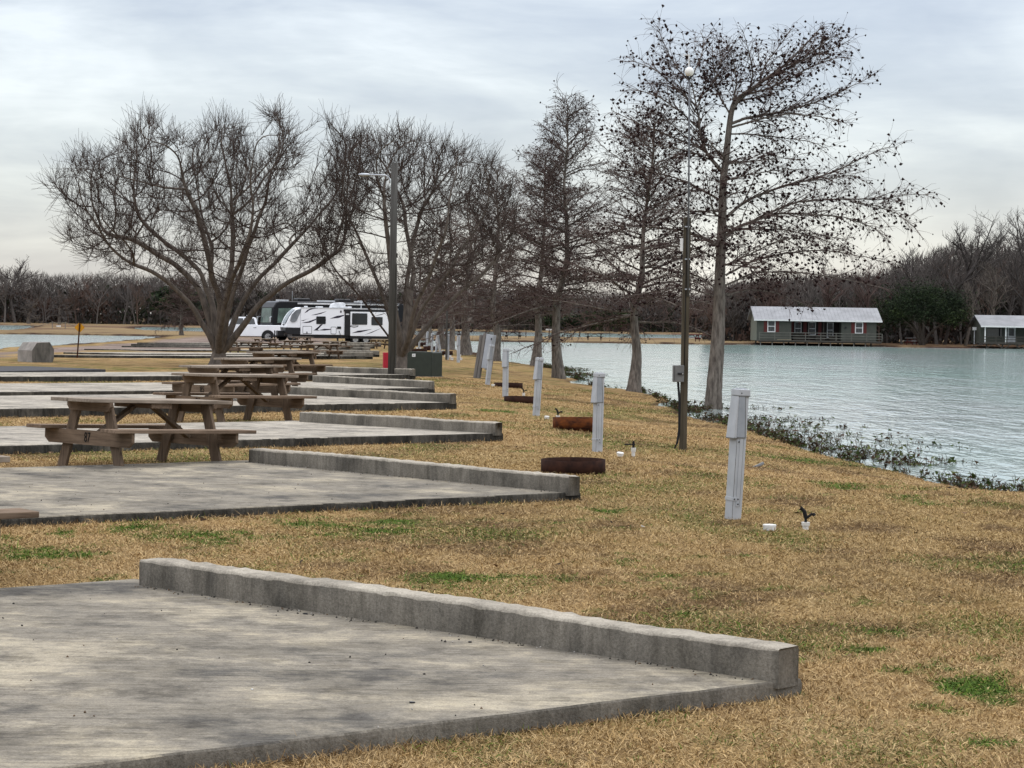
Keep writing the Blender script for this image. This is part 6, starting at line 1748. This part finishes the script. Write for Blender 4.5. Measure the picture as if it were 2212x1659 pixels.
# small litter and twigs on the near lawn and pad
rg = np.random.default_rng(55)
def litter(px, py, s, mat, label, nm='litter_scrap', cat='litter', zoff=0.0, on=None):
    if on is not None: p = on_plane(px, py, on); b = np.array([p[0], p[1], on])
    else: b = ground(px, py)
    m = MB(); k = 7; pts = [(math.cos(2 * PI * j / k) * s * rg.uniform(.5, 1.1), math.sin(2 * PI * j / k) * s * rg.uniform(.4, .9)) for j in range(k)]
    m.prism(pts, 0.0, s * .35, 'z', s * .08); o = m.build(nm, M[mat]); o.location = b + np.array([0, 0, .012 if on is None else .001]); o.rotation_euler = (rg.normal(0, .3) if on is None else 0, rg.normal(0, .3) if on is None else 0, rg.uniform(0, 6))
    tag(o, label, cat, 'small litter on the lawn and pad')
litter(1388, 1141, .016, 'trim_white', 'tiny white scrap lying on the grass left of the nearest pedestal')
litter(890, 1519, .016, 'black', 'small black lump on the nearest pad, lower middle', on=.08)
litter(1015, 1388, .014, 'black', 'small black pebble at the foot of the nearest kerb', on=.08)
litter(660, 1327, .016, 'black', 'dark pebble near the left half of the nearest kerb', on=.08)
litter(545, 1490, .008, 'trim_white', 'tiny white chip on the nearest pad, left of the black lump', on=.08)
litter(1470, 900, .03, 'trim_white', 'white scrap in the grass at the bank behind the globe lamp post')
litter(1640, 1010, .10, 'box_grey', 'flat grey lid set in the grass behind the nearest pedestal', 'ground_lid', 'lid')

def scatter_bits():
    rg = np.random.default_rng(321)
    # fallen leaves and dead bits over the near lawn
    n = 2600; y = np.sqrt(rg.uniform(36, 40 ** 2, n)); x = rg.uniform(-.28, .28, n) * y
    k = (water_dist(x, y) < -.3) & (pad_dist(x, y) < -.02) & (rg.random(n) < .25 + dead_mask(x, y))
    x, y = x[k], y[k]; C = np.stack([x, y, gz(x, y) + rg.uniform(.012, .04, len(x))], 1)
    V, F = cloud_leaves(C, rg.uniform(.006, .019, len(x)), rg, .5)
    col = np.array([[.05, .03, .018], [.09, .05, .028], [.16, .10, .055], [.03, .022, .016]])[rg.integers(0, 4, len(x))]
    tag(np_mesh('leaf_litter', V, F, col_mat('leaf_litter'), col=np.repeat(col, 3, 0)), 'brown fallen leaves scattered over the lawn', 'leaves', kind='stuff')
    # grit along the foot of the nearest kerbs
    pts = []
    for (rp, lp, th) in pad_px[:2]:
        rc = ground(*rp); zt = max(rc[2], land_base(rc[1]) - .03) + th; lf = on_plane(lp[0], lp[1], zt)
        a = rc[:2]; b = lf[:2]; kd = (a - b) / np.linalg.norm(a - b); ax = AX / np.linalg.norm(AX)
        for _ in range(150):
            t = rg.random() ** .8; q = a + (b - a) * t + ax * abs(rg.normal(0, .045)) + ax * .006; pts.append((q[0], q[1], zt + .002))
        for _ in range(130):
            q = a + (b - a) * rg.random() + ax * rg.uniform(.1, 5.5); pts.append((q[0], q[1], zt + .002))
    pts = np.array(pts); V, F = seed_balls(pts, rg.uniform(.002, .0075, len(pts)), rg)
    col = np.array([[.05, .045, .04], [.30, .28, .25], [.12, .08, .05], [.03, .028, .025]])[rg.integers(0, 4, len(pts))]
    tag(np_mesh('grit', V, F, col_mat('grit'), col=np.repeat(col, 6, 0)), 'small grit and crumbs along the kerbs', 'grit', kind='stuff')
scatter_bits()
